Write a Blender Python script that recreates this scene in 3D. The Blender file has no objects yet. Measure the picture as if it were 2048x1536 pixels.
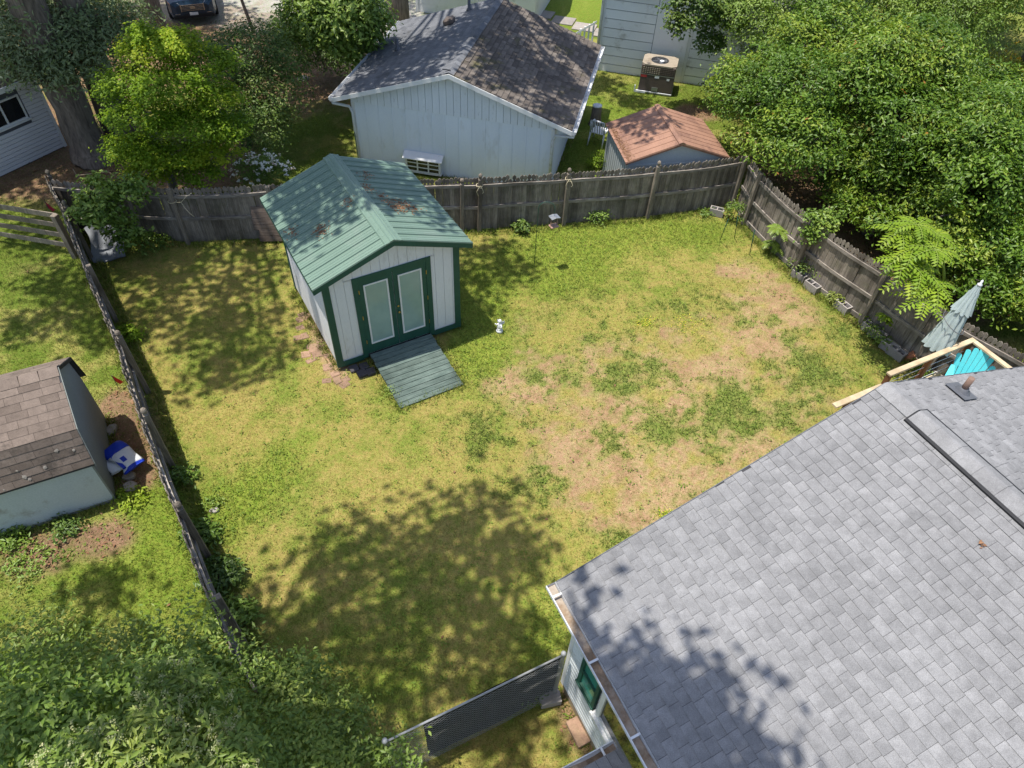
import bpy, math, random
import numpy as np
from mathutils import Vector, Matrix

rnd = random.Random(7)
rng = np.random.default_rng(7)
R = math.radians
scene = bpy.context.scene
COL = scene.collection

# ------------------------------------------------------------------ camera, sky, sun
CAM_H, FPX, PITCH, ROLL = 11.2, 1383.03, R(47.195), R(3.119)
fw = Vector((0, math.cos(PITCH), -math.sin(PITCH)))
up0 = Vector((0, math.sin(PITCH), math.cos(PITCH)))
rt0 = Vector((1, 0, 0))
rt = math.cos(ROLL) * rt0 + math.sin(ROLL) * up0
up = -math.sin(ROLL) * rt0 + math.cos(ROLL) * up0
cam_data = bpy.data.cameras.new('camera')
cam_data.sensor_width = 36
cam_data.lens = FPX / 2048 * 36
cam_data.clip_start = 0.05
cam_data.clip_end = 1000
cam = bpy.data.objects.new('camera', cam_data)
M = Matrix((rt, up, -fw)).transposed().to_4x4()
M.translation = Vector((0, 0, CAM_H))
cam.matrix_world = M
COL.objects.link(cam)
scene.camera = cam

SUN_EL, SUN_AZ = R(76.5), R(187)          # azimuth: where the sun stands, counter-clockwise from +X
sun_vec = Vector((math.cos(SUN_EL) * math.cos(SUN_AZ), math.cos(SUN_EL) * math.sin(SUN_AZ), math.sin(SUN_EL)))
world = bpy.data.worlds.new('World')
scene.world = world
world.use_nodes = True
wn = world.node_tree.nodes
sky = wn.new('ShaderNodeTexSky')
sky.sky_type = 'NISHITA'
sky.sun_disc = False
sky.sun_elevation = SUN_EL
sky.sun_rotation = math.atan2(sun_vec.x, sun_vec.y)
sky.air_density = 1.0
sky.dust_density = 1.5
wn['Background'].inputs['Strength'].default_value = 0.15
world.node_tree.links.new(sky.outputs[0], wn['Background'].inputs['Color'])
sd = bpy.data.lights.new('sun', 'SUN')
sd.energy = 4.8
sd.angle = R(0.53)
sd.color = (1.0, 0.95, 0.86)
sun = bpy.data.objects.new('sun', sd)
sun.rotation_euler = sun_vec.to_track_quat('Z', 'Y').to_euler()
sun.location = sun_vec * 60
COL.objects.link(sun)
scene.view_settings.view_transform = 'Standard'
scene.view_settings.look = 'None'
scene.view_settings.exposure = 0.45
scene.view_settings.gamma = 1.0
scene.render.resolution_x = 1024
scene.render.resolution_y = 768


def at(px, py, z=0.0):
    """ground position (metres) of a surveyed point of the photograph that lies at height z"""
    d = fw + ((px - 1024) / FPX) * rt - ((py - 768) / FPX) * up
    t = (z - CAM_H) / d.z
    return Vector((d.x * t, d.y * t, z))


def project(P):
    """numpy (n,3) -> (n,2) picture position, used only to choose which pieces show largest"""
    d = P - np.array([0, 0, CAM_H])
    z = d @ np.array(fw)
    return np.stack([1024 + FPX * (d @ np.array(rt)) / z, 768 - FPX * (d @ np.array(up)) / z], -1)


# ------------------------------------------------------------------ materials
def nodes_of(m):
    m.use_nodes = True
    nt = m.node_tree
    return nt, nt.nodes, nt.links, nt.nodes['Principled BSDF']


def mix_rgb(nt, fac, a, b, mode='MIX'):
    n = nt.nodes.new('ShaderNodeMix')
    n.data_type = 'RGBA'
    n.blend_type = mode
    for sock, v in ((n.inputs[0], fac), (n.inputs[6], a), (n.inputs[7], b)):
        if isinstance(v, (int, float)):
            sock.default_value = v
        elif isinstance(v, tuple):
            sock.default_value = (*v[:3], 1)
        else:
            nt.links.new(v, sock)
    return n.outputs[2]


def noise(nt, vec, scale, detail=4, rough=.6, dist=0.0):
    n = nt.nodes.new('ShaderNodeTexNoise')
    n.inputs['Scale'].default_value = scale
    n.inputs['Detail'].default_value = detail
    n.inputs['Roughness'].default_value = rough
    n.inputs['Distortion'].default_value = dist
    if vec is not None:
        nt.links.new(vec, n.inputs['Vector'])
    return n.outputs['Fac']


def ramp(nt, fac, stops):
    n = nt.nodes.new('ShaderNodeValToRGB')
    e = n.color_ramp.elements
    while len(e) < len(stops):
        e.new(.5)
    for i, (p, c) in enumerate(stops):
        e[i].position = p
        e[i].color = (*c, 1) if isinstance(c, tuple) else (c, c, c, 1)
    nt.links.new(fac, n.inputs[0])
    return n.outputs['Color']


def coord(nt, kind='Object', scale=(1, 1, 1)):
    tc = nt.nodes.new('ShaderNodeTexCoord')
    mp = nt.nodes.new('ShaderNodeMapping')
    mp.inputs['Scale'].default_value = scale
    nt.links.new(tc.outputs[kind], mp.inputs[0])
    return mp.outputs[0]


def world_pos(nt, scale=(1, 1, 1)):
    g = nt.nodes.new('ShaderNodeNewGeometry')
    mp = nt.nodes.new('ShaderNodeMapping')
    mp.inputs['Scale'].default_value = scale
    nt.links.new(g.outputs['Position'], mp.inputs[0])
    return mp.outputs[0]


def attr(nt, name):
    a = nt.nodes.new('ShaderNodeAttribute')
    a.attribute_name = name
    return a


def bump(nt, bsdf, height, strength=.3, dist=.02):
    b = nt.nodes.new('ShaderNodeBump')
    b.inputs['Strength'].default_value = strength
    b.inputs['Distance'].default_value = dist
    nt.links.new(height, b.inputs['Height'])
    nt.links.new(b.outputs[0], bsdf.inputs['Normal'])


def surf(name, col, var=.12, scale=3., rough=.7, stain=None, stain_amt=.5, stain_scale=2., stretch=(1, 1, 1), bmp=.15,
         objvar=0.0, metal=0.0, spec=.3, fine=40., finevar=.1):
    """painted / weathered surface: base colour with broad and fine variation, optional stains with a colour of their own"""
    m = bpy.data.materials.new(name)
    nt, N, L, B = nodes_of(m)
    v = world_pos(nt, stretch)
    n1 = noise(nt, v, scale, 5)
    c = mix_rgb(nt, n1, tuple(max(0, x * (1 - var * 1.6)) for x in col), tuple(min(1, x * (1 + var * 1.6)) for x in col))
    n2 = noise(nt, v, fine, 3)
    c = mix_rgb(nt, finevar, c, ramp(nt, n2, [(.3, 0.0), (.7, 1.0)]), 'OVERLAY')
    if stain:
        s = noise(nt, v, stain_scale, 6, .7)
        f = ramp(nt, s, [(.62 - .3 * stain_amt, 0.0), (.82 - .3 * stain_amt, 1.0)])
        c = mix_rgb(nt, f, c, stain)
    if objvar:
        oi = N.new('ShaderNodeObjectInfo')
        k = ramp(nt, oi.outputs['Random'], [(0., 1 - objvar), (1., 1.0)])
        c = mix_rgb(nt, 1.0, c, k, 'MULTIPLY')
    L.new(c, B.inputs['Base Color'])
    B.inputs['Roughness'].default_value = rough
    B.inputs['Metallic'].default_value = metal
    B.inputs['Specular IOR Level'].default_value = spec
    if bmp:
        bump(nt, B, n2, bmp, .01)
    return m


def leafmat(name, c0, c1, c2=None, rough=.45, trans=.3, spec=.4, dead=None):
    m = bpy.data.materials.new(name)
    nt, N, L, B = nodes_of(m)
    a = attr(nt, 'rnd').outputs['Fac']
    st = [(0., c0), (.6, c1), (1., c2 or c1)]
    if dead:
        st = [(0., c0), (.55, c1), (.965, c2 or c1), (.985, dead)]
    c = ramp(nt, a, st)
    v = world_pos(nt)
    c = mix_rgb(nt, .5, c, ramp(nt, noise(nt, v, .7, 3), [(.3, .25), (.7, .75)]), 'SOFT_LIGHT')
    L.new(c, B.inputs['Base Color'])
    B.inputs['Roughness'].default_value = rough
    B.inputs['Specular IOR Level'].default_value = spec
    t = N.new('ShaderNodeBsdfTranslucent')
    L.new(mix_rgb(nt, 1.0, c, (1.0, 1.0, .55), 'MULTIPLY'), t.inputs['Color'])
    mx = N.new('ShaderNodeMixShader')
    mx.inputs[0].default_value = trans
    L.new(B.outputs[0], mx.inputs[1])
    L.new(t.outputs[0], mx.inputs[2])
    L.new(mx.outputs[0], N['Material Output'].inputs['Surface'])
    return m


def woodmat(name, dark, light, along=(1, 1, .06), scale=60., objvar=.35, rough=.85, moss=None):
    m = bpy.data.materials.new(name)
    nt, N, L, B = nodes_of(m)
    v = coord(nt, 'Object', along)
    oi = N.new('ShaderNodeObjectInfo')
    off = N.new('ShaderNodeVectorMath')
    off.operation = 'ADD'
    cmb = N.new('ShaderNodeCombineXYZ')
    mul = N.new('ShaderNodeMath')
    mul.operation = 'MULTIPLY'
    mul.inputs[1].default_value = 37.0
    L.new(oi.outputs['Random'], mul.inputs[0])
    for i in range(3):
        L.new(mul.outputs[0], cmb.inputs[i])
    L.new(v, off.inputs[0])
    L.new(cmb.outputs[0], off.inputs[1])
    g = noise(nt, off.outputs[0], scale, 4, .65)
    c = ramp(nt, g, [(.3, dark), (.7, light)])
    w = noise(nt, world_pos(nt), 1.3, 5, .65)
    c = mix_rgb(nt, ramp(nt, w, [(.4, 0.), (.75, .8)]), c, tuple(x * .45 for x in dark))
    if moss:
        w2 = noise(nt, world_pos(nt), 2.3, 5, .7)
        c = mix_rgb(nt, ramp(nt, w2, [(.5, 0.), (.75, .65)]), c, moss)
    k = ramp(nt, oi.outputs['Random'], [(0., 1 - objvar), (1., 1.0)])
    c = mix_rgb(nt, 1.0, c, k, 'MULTIPLY')
    L.new(c, B.inputs['Base Color'])
    B.inputs['Roughness'].default_value = rough
    B.inputs['Specular IOR Level'].default_value = .2
    bump(nt, B, g, .35, .006)
    return m


def shinglemat(name, dark, light, moss=None, mossamt=.5, stain=None):
    m = bpy.data.materials.new(name)
    nt, N, L, B = nodes_of(m)
    a = attr(nt, 'rnd').outputs['Fac']
    c = ramp(nt, a, [(0., dark), (1., light)])
    v = world_pos(nt)
    gr = noise(nt, v, 160., 2, .8)
    c = mix_rgb(nt, .5, c, ramp(nt, gr, [(.3, .1), (.7, .9)]), 'SOFT_LIGHT')
    md = noise(nt, v, 7., 4, .7)
    c = mix_rgb(nt, .35, c, ramp(nt, md, [(.3, .25), (.7, .75)]), 'OVERLAY')
    bl = noise(nt, v, .8, 4, .6)
    c = mix_rgb(nt, .25, c, ramp(nt, bl, [(.3, .3), (.7, .7)]), 'OVERLAY')
    if stain:
        c = mix_rgb(nt, ramp(nt, noise(nt, v, 1.6, 6, .75), [(.55, 0.), (.68, .7)]), c, stain)
    if moss:
        c = mix_rgb(nt, ramp(nt, noise(nt, v, 1.1, 7, .75), [(.62 - .25 * mossamt, 0.), (.74 - .2 * mossamt, .85)]), c, moss)
    L.new(c, B.inputs['Base Color'])
    B.inputs['Roughness'].default_value = .9
    B.inputs['Specular IOR Level'].default_value = .15
    bump(nt, B, gr, .4, .004)
    return m


def glassmat(name, col, rough=.05):
    m = bpy.data.materials.new(name)
    nt, N, L, B = nodes_of(m)
    v = world_pos(nt)
    L.new(mix_rgb(nt, noise(nt, v, 2.5, 4), tuple(x * .8 for x in col), tuple(x * 1.2 for x in col)), B.inputs['Base Color'])
    B.inputs['Roughness'].default_value = rough
    B.inputs['Specular IOR Level'].default_value = .6
    return m


MAT = {}
MAT['green_paint'] = surf('green_paint', (.022, .085, .06), .2, 4, .5, bmp=.1)
MAT['shed_wall'] = surf('shed_wall', (.74, .74, .75), .06, 1.5, .6, stain=(.42, .40, .37), stain_amt=.12, stain_scale=3, bmp=.1, stretch=(1, 1, .3))
MAT['green_metal'] = surf('green_metal', (.138, .208, .166), .10, 1.2, .42, stain=(.165, .22, .185), stain_amt=.35, stain_scale=1.4, bmp=.05, spec=.4, fine=120, finevar=.12)
MAT['white_paint'] = surf('white_paint', (.74, .74, .73), .05, 2, .5, stain=(.55, .53, .48), stain_amt=.1, bmp=.05)
MAT['gutter_white'] = surf('gutter_white', (.62, .63, .64), .06, 2, .4, stain=(.38, .36, .32), stain_amt=.3, stain_scale=5, bmp=.05)
MAT['gutter_debris'] = surf('gutter_debris', (.22, .16, .11), .4, 6, .9, stain=(.42, .38, .33), stain_amt=.55, stain_scale=1.6, bmp=.5)
MAT['curtain_glass'] = glassmat('curtain_glass', (.28, .40, .36), .08)
MAT['dark_glass'] = glassmat('dark_glass', (.012, .016, .018), .03)
MAT['green_glass'] = glassmat('green_glass', (.05, .26, .20), .08)
MAT['brass'] = surf('brass', (.55, .36, .10), .1, 5, .3, metal=.9, bmp=0)
MAT['ramp_wood'] = woodmat('ramp_wood', (.075, .115, .10), (.20, .255, .225), (.06, 1, 1), 55, .3)
MAT['fence_wood'] = woodmat('fence_wood', (.18, .152, .125), (.46, .40, .335), (1, 1, .05), 70, .5, moss=(.11, .12, .06))
MAT['fence_rail'] = woodmat('fence_rail', (.20, .17, .14), (.50, .45, .40), (.1, .1, 1), 50, .3)
MAT['fence_post'] = woodmat('fence_post', (.17, .14, .11), (.42, .36, .29), (1, 1, .06), 50, .3)
MAT['fence_dark'] = woodmat('fence_dark', (.055, .048, .042), (.165, .145, .125), (1, 1, .05), 70, .5, moss=(.05, .06, .035))
MAT['new_wood'] = woodmat('new_wood', (.47, .36, .22), (.68, .56, .39), (.08, .08, 1), 40, .15)
MAT['post_wood'] = woodmat('post_wood', (.16, .07, .03), (.30, .15, .07), (1, 1, .06), 40, .2)
MAT['old_board'] = woodmat('old_board', (.12, .085, .07), (.30, .24, .20), (.06, .3, 1), 40, .3)
MAT['shingle_grey'] = shinglemat('shingle_grey', (.170, .170, .175), (.245, .244, .250))
MAT['shingle_brown'] = shinglemat('shingle_brown', (.115, .09, .075), (.24, .19, .16), stain=(.05, .045, .04))
MAT['shingle_garage'] = shinglemat('shingle_garage', (.088, .093, .104), (.185, .19, .205), stain=(.06, .06, .06))
MAT['shingle_garage_mossy'] = shinglemat('shingle_garage_mossy', (.06, .05, .045), (.215, .185, .16), moss=(.09, .085, .025), mossamt=.25, stain=(.03, .025, .02))
MAT['roof_felt'] = surf('roof_felt', (.05, .05, .055), .2, 5, .9)
MAT['garage_wall'] = surf('garage_wall', (.76, .81, .89), .06, 1.2, .7, stain=(.60, .62, .64), stain_amt=.1, stain_scale=2.5, stretch=(1, 1, .35), objvar=.06)
MAT['garage_gable'] = surf('garage_gable', (.77, .81, .87), .08, 1.5, .7, stain=(.22, .21, .2), stain_amt=.02, stain_scale=9, stretch=(1, 1, .35), objvar=.06)
MAT['far_wall'] = surf('far_wall', (.80, .80, .80), .08, 1.2, .7, stain=(.40, .37, .33), stain_amt=.15, stain_scale=1.6, objvar=.06)
MAT['vinyl'] = surf('vinyl', (.72, .71, .72), .05, 1.2, .6, objvar=.05)
MAT['house_siding'] = surf('house_siding', (.68, .73, .77), .05, 1.2, .6, stain=(.40, .42, .42), stain_amt=.08, objvar=.05)
MAT['foundation'] = surf('foundation', (.30, .24, .17), .2, 5, .9)
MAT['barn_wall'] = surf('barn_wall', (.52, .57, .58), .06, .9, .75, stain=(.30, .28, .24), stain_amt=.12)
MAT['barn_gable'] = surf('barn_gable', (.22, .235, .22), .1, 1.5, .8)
MAT['black'] = surf('black', (.012, .013, .016), .2, 5, .6)
MAT['red_roof'] = surf('red_roof', (.28, .155, .105), .2, 1.5, .7, stain=(.15, .08, .06), stain_amt=.45, stain_scale=2, stretch=(1, .5, 1))
MAT['metal_wall'] = surf('metal_wall', (.40, .43, .44), .06, 1, .5, stain=(.30, .29, .27), stain_amt=.1)
MAT['ac_brown'] = surf('ac_brown', (.105, .082, .07), .12, 3, .6)
MAT['ac_top'] = surf('ac_top', (.33, .28, .22), .2, 4, .5, stain=(.18, .14, .1), stain_amt=.35)
MAT['grey_metal'] = surf('grey_metal', (.30, .31, .32), .1, 3, .4, metal=.6)
MAT['galv'] = surf('galv', (.36, .365, .37), .15, 6, .6, metal=.2)
MAT['red_label'] = surf('red_label', (.40, .05, .05), .1, 4, .5)
MAT['plastic_white'] = surf('plastic_white', (.70, .71, .74), .05, 2, .45)
MAT['turquoise'] = surf('turquoise', (.11, .60, .66), .06, 2, .45, bmp=.03)
MAT['umbrella_cloth'] = surf('umbrella_cloth', (.36, .43, .43), .12, 3, .85, stain=(.45, .50, .49), stain_amt=.3)
MAT['concrete'] = surf('concrete', (.34, .31, .29), .15, 4, .95, stain=(.2, .18, .15), stain_amt=.25, objvar=.25)
MAT['stone'] = surf('stone', (.36, .32, .28), .2, 5, .9, stain=(.22, .19, .15), stain_amt=.3, objvar=.25)
MAT['brick_pink'] = surf('brick_pink', (.33, .21, .145), .25, 5, .95, stain=(.24, .19, .10), stain_amt=.3, objvar=.3)
MAT['paver_dark'] = surf('paver_dark', (.07, .065, .07), .2, 4, .9, objvar=.2)
MAT['bark'] = surf('bark', (.17, .135, .11), .5, 3, .95, stretch=(1, 1, .16), bmp=.9, fine=18, finevar=.45, stain=(.22, .19, .15), stain_amt=.25)
MAT['bark_grey'] = surf('bark_grey', (.16, .135, .12), .35, 4, .95, stretch=(1, 1, .2), bmp=.7, fine=22, finevar=.35)
MAT['twig'] = surf('twig', (.20, .15, .10), .2, 5, .9)
MAT['car_paint'] = surf('car_paint', (.012, .035, .065), .05, 2, .18, spec=.6, bmp=0)
MAT['tyre'] = surf('tyre', (.015, .015, .016), .1, 4, .9)
MAT['chrome'] = surf('chrome', (.45, .46, .48), .05, 4, .2, metal=.9, bmp=0)
MAT['lamp_clear'] = surf('lamp_clear', (.75, .76, .78), .05, 4, .1, bmp=0)
MAT['amber'] = surf('amber', (.75, .22, .03), .05, 4, .2, bmp=0)
MAT['bag_white'] = surf('bag_white', (.66, .68, .72), .08, 6, .5)
MAT['bag_blue'] = surf('bag_blue', (.015, .045, .42), .15, 4, .4)
MAT['flag'] = surf('flag', (.70, .05, .04), .1, 5, .6)
MAT['flag_pink'] = surf('flag_pink', (.62, .05, .10), .1, 5, .6)
MAT['rope'] = surf('rope', (.50, .44, .30), .15, 20, .9)
MAT['tarp'] = surf('tarp', (.22, .235, .26), .25, 4, .7)
MAT['litter'] = leafmat('litter', (.14, .075, .04), (.26, .14, .08), (.38, .25, .15), .8, .1, .1)
MAT['terracotta'] = surf('terracotta', (.38, .15, .08), .15, 5, .9)
MAT['copper'] = surf('copper', (.36, .22, .17), .2, 8, .5)
MAT['pipe_brown'] = surf('pipe_brown', (.20, .13, .10), .15, 8, .7)
MAT['lead_and_gap_shade'] = surf('lead_and_gap_shade', (.10, .105, .12), .15, 8, .6)  # lead parts; also wall cores, as painted shade in board gaps
MAT['screen'] = surf('screen', (.012, .013, .013), .3, 5, .95)
MAT['petal_white'] = leafmat('petal_white', (.75, .72, .66), (.85, .84, .80), (.8, .6, .5), .6, .2, .2)
MAT['petal_yellow'] = leafmat('petal_yellow', (.65, .55, .03), (.75, .65, .06), (.7, .45, .05), .6, .2, .2)
MAT['leaf_evergreen'] = leafmat('leaf_evergreen', (.058, .125, .012), (.125, .215, .02), (.26, .32, .04), .42, .28, .35, dead=(.38, .16, .04))
MAT['leaf_mid'] = leafmat('leaf_mid', (.10, .175, .026), (.175, .27, .04), (.26, .34, .06), .45, .3)
MAT['leaf_olive'] = leafmat('leaf_olive', (.11, .16, .025), (.19, .245, .042), (.27, .30, .06), .45, .3)
MAT['leaf_maple'] = leafmat('leaf_maple', (.14, .25, .018), (.24, .36, .022), (.42, .47, .035), .5, .5, .25)
MAT['leaf_oak'] = leafmat('leaf_oak', (.11, .155, .065), (.18, .235, .10), (.31, .34, .19), .5, .25)
MAT['leaf_dark'] = leafmat('leaf_dark', (.055, .105, .018), (.10, .17, .028), (.19, .24, .045), .45, .25)
MAT['leaf_lime'] = leafmat('leaf_lime', (.15, .26, .02), (.24, .35, .026), (.34, .42, .045), .5, .4, .25)
MAT['leaf_privet'] = leafmat('leaf_privet', (.11, .18, .032), (.19, .27, .045), (.30, .36, .075), .45, .3)
MAT['leaf_weed'] = leafmat('leaf_weed', (.12, .19, .03), (.19, .27, .04), (.28, .33, .06), .6, .3, .2)
MAT['green_stem'] = surf('green_stem', (.22, .30, .05), .15, 5, .7)
MAT['panicle'] = leafmat('panicle', (.26, .30, .12), (.40, .42, .20), (.50, .46, .26), .7, .2, .2)
MAT['leaf_lily'] = leafmat('leaf_lily', (.22, .30, .03), (.36, .42, .05), (.5, .46, .07), .5, .35, .3)


# ------------------------------------------------------------------ mesh helpers
class MB:
    def __init__(s):
        s.v = []
        s.f = []

    def add(s, vs, fs, T=None):
        b = len(s.v)
        for p in vs:
            p = Vector(p)
            s.v.append(tuple(T @ p) if T is not None else tuple(p))
        s.f += [tuple(b + i for i in f) for f in fs]
        return s

    def box(s, x0, y0, z0, x1, y1, z1, T=None, b=0.0):
        if b:
            return s.bevel_box(x0, y0, z0, x1, y1, z1, b, T)
        v = [(x, y, z) for z in (z0, z1) for y in (y0, y1) for x in (x0, x1)]
        return s.add(v, [(0, 2, 3, 1), (4, 5, 7, 6), (0, 1, 5, 4), (2, 6, 7, 3), (0, 4, 6, 2), (1, 3, 7, 5)], T)

    def bevel_box(s, x0, y0, z0, x1, y1, z1, b, T=None):
        o = [(x0 + b, y0), (x1 - b, y0), (x1, y0 + b), (x1, y1 - b), (x1 - b, y1), (x0 + b, y1), (x0, y1 - b), (x0, y0 + b)]
        i = [(x0 + b, y0 + b), (x1 - b, y0 + b), (x1 - b, y0 + b), (x1 - b, y1 - b), (x1 - b, y1 - b), (x0 + b, y1 - b), (x0 + b, y1 - b), (x0 + b, y0 + b)]
        v = [(x, y, z0) for x, y in o] + [(x, y, z1 - b) for x, y in o] + [(x, y, z1) for x, y in i]
        f = [tuple(range(7, -1, -1))]
        for k in range(8):
            n = (k + 1) % 8
            f.append((k, n, 8 + n, 8 + k))
            f.append((8 + k, 8 + n, 16 + n, 16 + k))
        f.append((16, 17, 19, 21))
        return s.add(v, f, T)

    def prism(s, poly, a, b, plane='xz', T=None):
        """poly in a plane, extruded between a and b along the third axis"""
        def P(u, w, t):
            return {'xz': (u, t, w), 'yz': (t, u, w), 'xy': (u, w, t)}[plane]
        n = len(poly)
        v = [P(u, w, a) for u, w in poly] + [P(u, w, b) for u, w in poly]
        f = [tuple(range(n))[::-1], tuple(range(n, 2 * n))]
        f += [(i, (i + 1) % n, n + (i + 1) % n, n + i) for i in range(n)]
        return s.add(v, f, T)

    def tube(s, pts, rad, n=8, caps=True, T=None):
        pts = [Vector(p) for p in pts]
        if not hasattr(rad, '__len__'):
            rad = [rad] * len(pts)
        vs = []
        prev = None
        for i, p in enumerate(pts):
            d = (pts[min(i + 1, len(pts) - 1)] - pts[max(i - 1, 0)])
            d = d.normalized() if d.length > 1e-9 else Vector((0, 0, 1))
            a = prev - d * prev.dot(d) if prev is not None else (Vector((1, 0, 0)) if abs(d.x) < .9 else Vector((0, 1, 0)))
            a = (a - d * a.dot(d)).normalized()
            prev = a
            bb = d.cross(a)
            for k in range(n):
                t = 2 * math.pi * k / n
                vs.append(p + (a * math.cos(t) + bb * math.sin(t)) * rad[i])
        fs = []
        for i in range(len(pts) - 1):
            for k in range(n):
                k2 = (k + 1) % n
                fs.append((i * n + k, i * n + k2, (i + 1) * n + k2, (i + 1) * n + k))
        if caps:
            fs.append(tuple(range(n))[::-1])
            fs.append(tuple((len(pts) - 1) * n + k for k in range(n)))
        return s.add(vs, fs, T)

    def lathe(s, prof, n=12, T=None):
        """prof: list of (r,z)"""
        v = []
        for r_, z in prof:
            for k in range(n):
                t = 2 * math.pi * k / n
                v.append((r_ * math.cos(t), r_ * math.sin(t), z))
        f = []
        for i in range(len(prof) - 1):
            for k in range(n):
                k2 = (k + 1) % n
                f.append((i * n + k, i * n + k2, (i + 1) * n + k2, (i + 1) * n + k))
        f.append(tuple(range(n))[::-1])
        f.append(tuple((len(prof) - 1) * n + k for k in range(n)))
        return s.add(v, f, T)

    def mesh(s, name, smooth=False, rv=None):
        me = bpy.data.meshes.new(name)
        me.from_pydata(s.v, [], s.f)
        if smooth:
            me.polygons.foreach_set('use_smooth', [True] * len(me.polygons))
        if rv is not None:
            a = me.attributes.new('rnd', 'FLOAT', 'POINT')
            a.data.foreach_set('value', np.full(len(s.v), rv, dtype=np.float32) if np.isscalar(rv) else np.asarray(rv, dtype=np.float32))
        me.update()
        return me

    def build(s, name, mat, parent=None, smooth=False, rv=None, kind=None):
        return link(name, s.mesh(name, smooth, rv), mat, parent, kind=kind)


def link(name, me, mat=None, parent=None, loc=None, rot=None, kind=None):
    o = bpy.data.objects.new(name, me)
    COL.objects.link(o)
    if mat is not None and not me.materials:
        me.materials.append(MAT[mat] if isinstance(mat, str) else mat)
    if parent is not None:
        o.parent = parent
    if loc is not None:
        o.location = loc
    if rot is not None:
        o.rotation_euler = rot
    if kind:
        o['kind'] = kind
    return o


def tag(o, label, cat, group=None):
    o['label'] = label
    o['category'] = cat
    if group:
        o['group'] = group
    return o


def thing(name, label, cat, loc=(0, 0, 0), rotz=0.0, group=None):
    o = bpy.data.objects.new(name, None)
    COL.objects.link(o)
    o.location = loc
    o.rotation_euler = (0, 0, rotz)
    o.empty_display_size = .2
    return tag(o, label, cat, group)


def np_mesh(name, V, F, attrs=None):
    me = bpy.data.meshes.new(name)
    V = np.ascontiguousarray(V, dtype=np.float32)
    F = np.ascontiguousarray(F, dtype=np.int32)
    m, k = F.shape
    me.vertices.add(len(V))
    me.vertices.foreach_set('co', V.ravel())
    me.loops.add(m * k)
    me.loops.foreach_set('vertex_index', F.ravel())
    me.polygons.add(m)
    me.polygons.foreach_set('loop_start', np.arange(0, m * k, k, dtype=np.int32))
    me.polygons.foreach_set('loop_total', np.full(m, k, dtype=np.int32))
    for nme, val in (attrs or {}).items():
        if val.ndim == 1:
            a = me.attributes.new(nme, 'FLOAT', 'POINT')
            a.data.foreach_set('value', val.astype(np.float32))
        else:
            a = me.attributes.new(nme, 'FLOAT_COLOR', 'POINT')
            a.data.foreach_set('color', np.concatenate([val, np.ones((len(val), 1))], 1).astype(np.float32).ravel())
    me.update(calc_edges=True)
    return me


def unit(a):
    return a / np.maximum(np.linalg.norm(a, axis=-1, keepdims=True), 1e-9)


def leaves_arrays(C, Nrm, per, leaf, spread, upw=.7, aspect=.42, g=None, flat=.6, fold=.18):
    """leaf rhombi around clump centres; returns verts, tris, rnd"""
    g = g or rng
    n = len(C) * per
    c = np.repeat(C, per, 0) + g.normal(size=(n, 3)) * np.array([spread, spread, spread * flat])
    out = np.repeat(Nrm, per, 0)
    nr = unit(np.array([0, 0, upw]) + out * .6 + g.normal(size=(n, 3)) * .42)
    ax = unit(np.cross(nr, g.normal(size=(n, 3))))
    sd_ = np.cross(nr, ax)
    L = leaf * g.uniform(.65, 1.25, (n, 1))
    W = L * aspect
    b = c - ax * L * .5
    t = c + ax * L * .5 - nr * L * .12
    s1 = c + sd_ * W * .5 + nr * W * fold
    s2 = c - sd_ * W * .5 + nr * W * fold
    V = np.stack([b, s1, t, s2], 1).reshape(-1, 3)
    i = np.arange(n) * 4
    F = np.concatenate([np.stack([i, i + 2, i + 1], 1), np.stack([i, i + 3, i + 2], 1)])
    clump_t = np.repeat(g.uniform(0, 1, len(C)), per)
    r_ = np.clip(.55 * g.uniform(0, 1, n) + .45 * clump_t, 0, 1)
    r_[g.uniform(size=n) < .006] = 1.0
    r_[(r_ > .95) & (g.uniform(size=n) < .7)] = .9
    return V, F, np.repeat(r_, 4)


def lobe_clumps(lobes, n, shell=.35, bottom=-.45, g=None):
    """clump centres spread through the outer part of a set of ellipsoids"""
    g = g or rng
    lob = np.array(lobes, float)
    w = (lob[:, 3] * lob[:, 4] + lob[:, 3] * lob[:, 5] + lob[:, 4] * lob[:, 5])
    idx = g.choice(len(lob), n, p=w / w.sum())
    d = unit(g.normal(size=(n, 3)))
    low = d[:, 2] < bottom
    d[low, 2] *= -1
    r_ = 1 - shell * g.uniform(0, 1, n) ** 1.5
    r_ *= 1 + .16 * np.sin(d[:, 0] * 5 + idx) * np.sin(d[:, 1] * 6 + idx * 2) + .08 * g.normal(size=n)
    C = lob[idx, :3] + d * lob[idx, 3:] * r_[:, None]
    lobe_clumps.idx = idx
    return C, d


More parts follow.
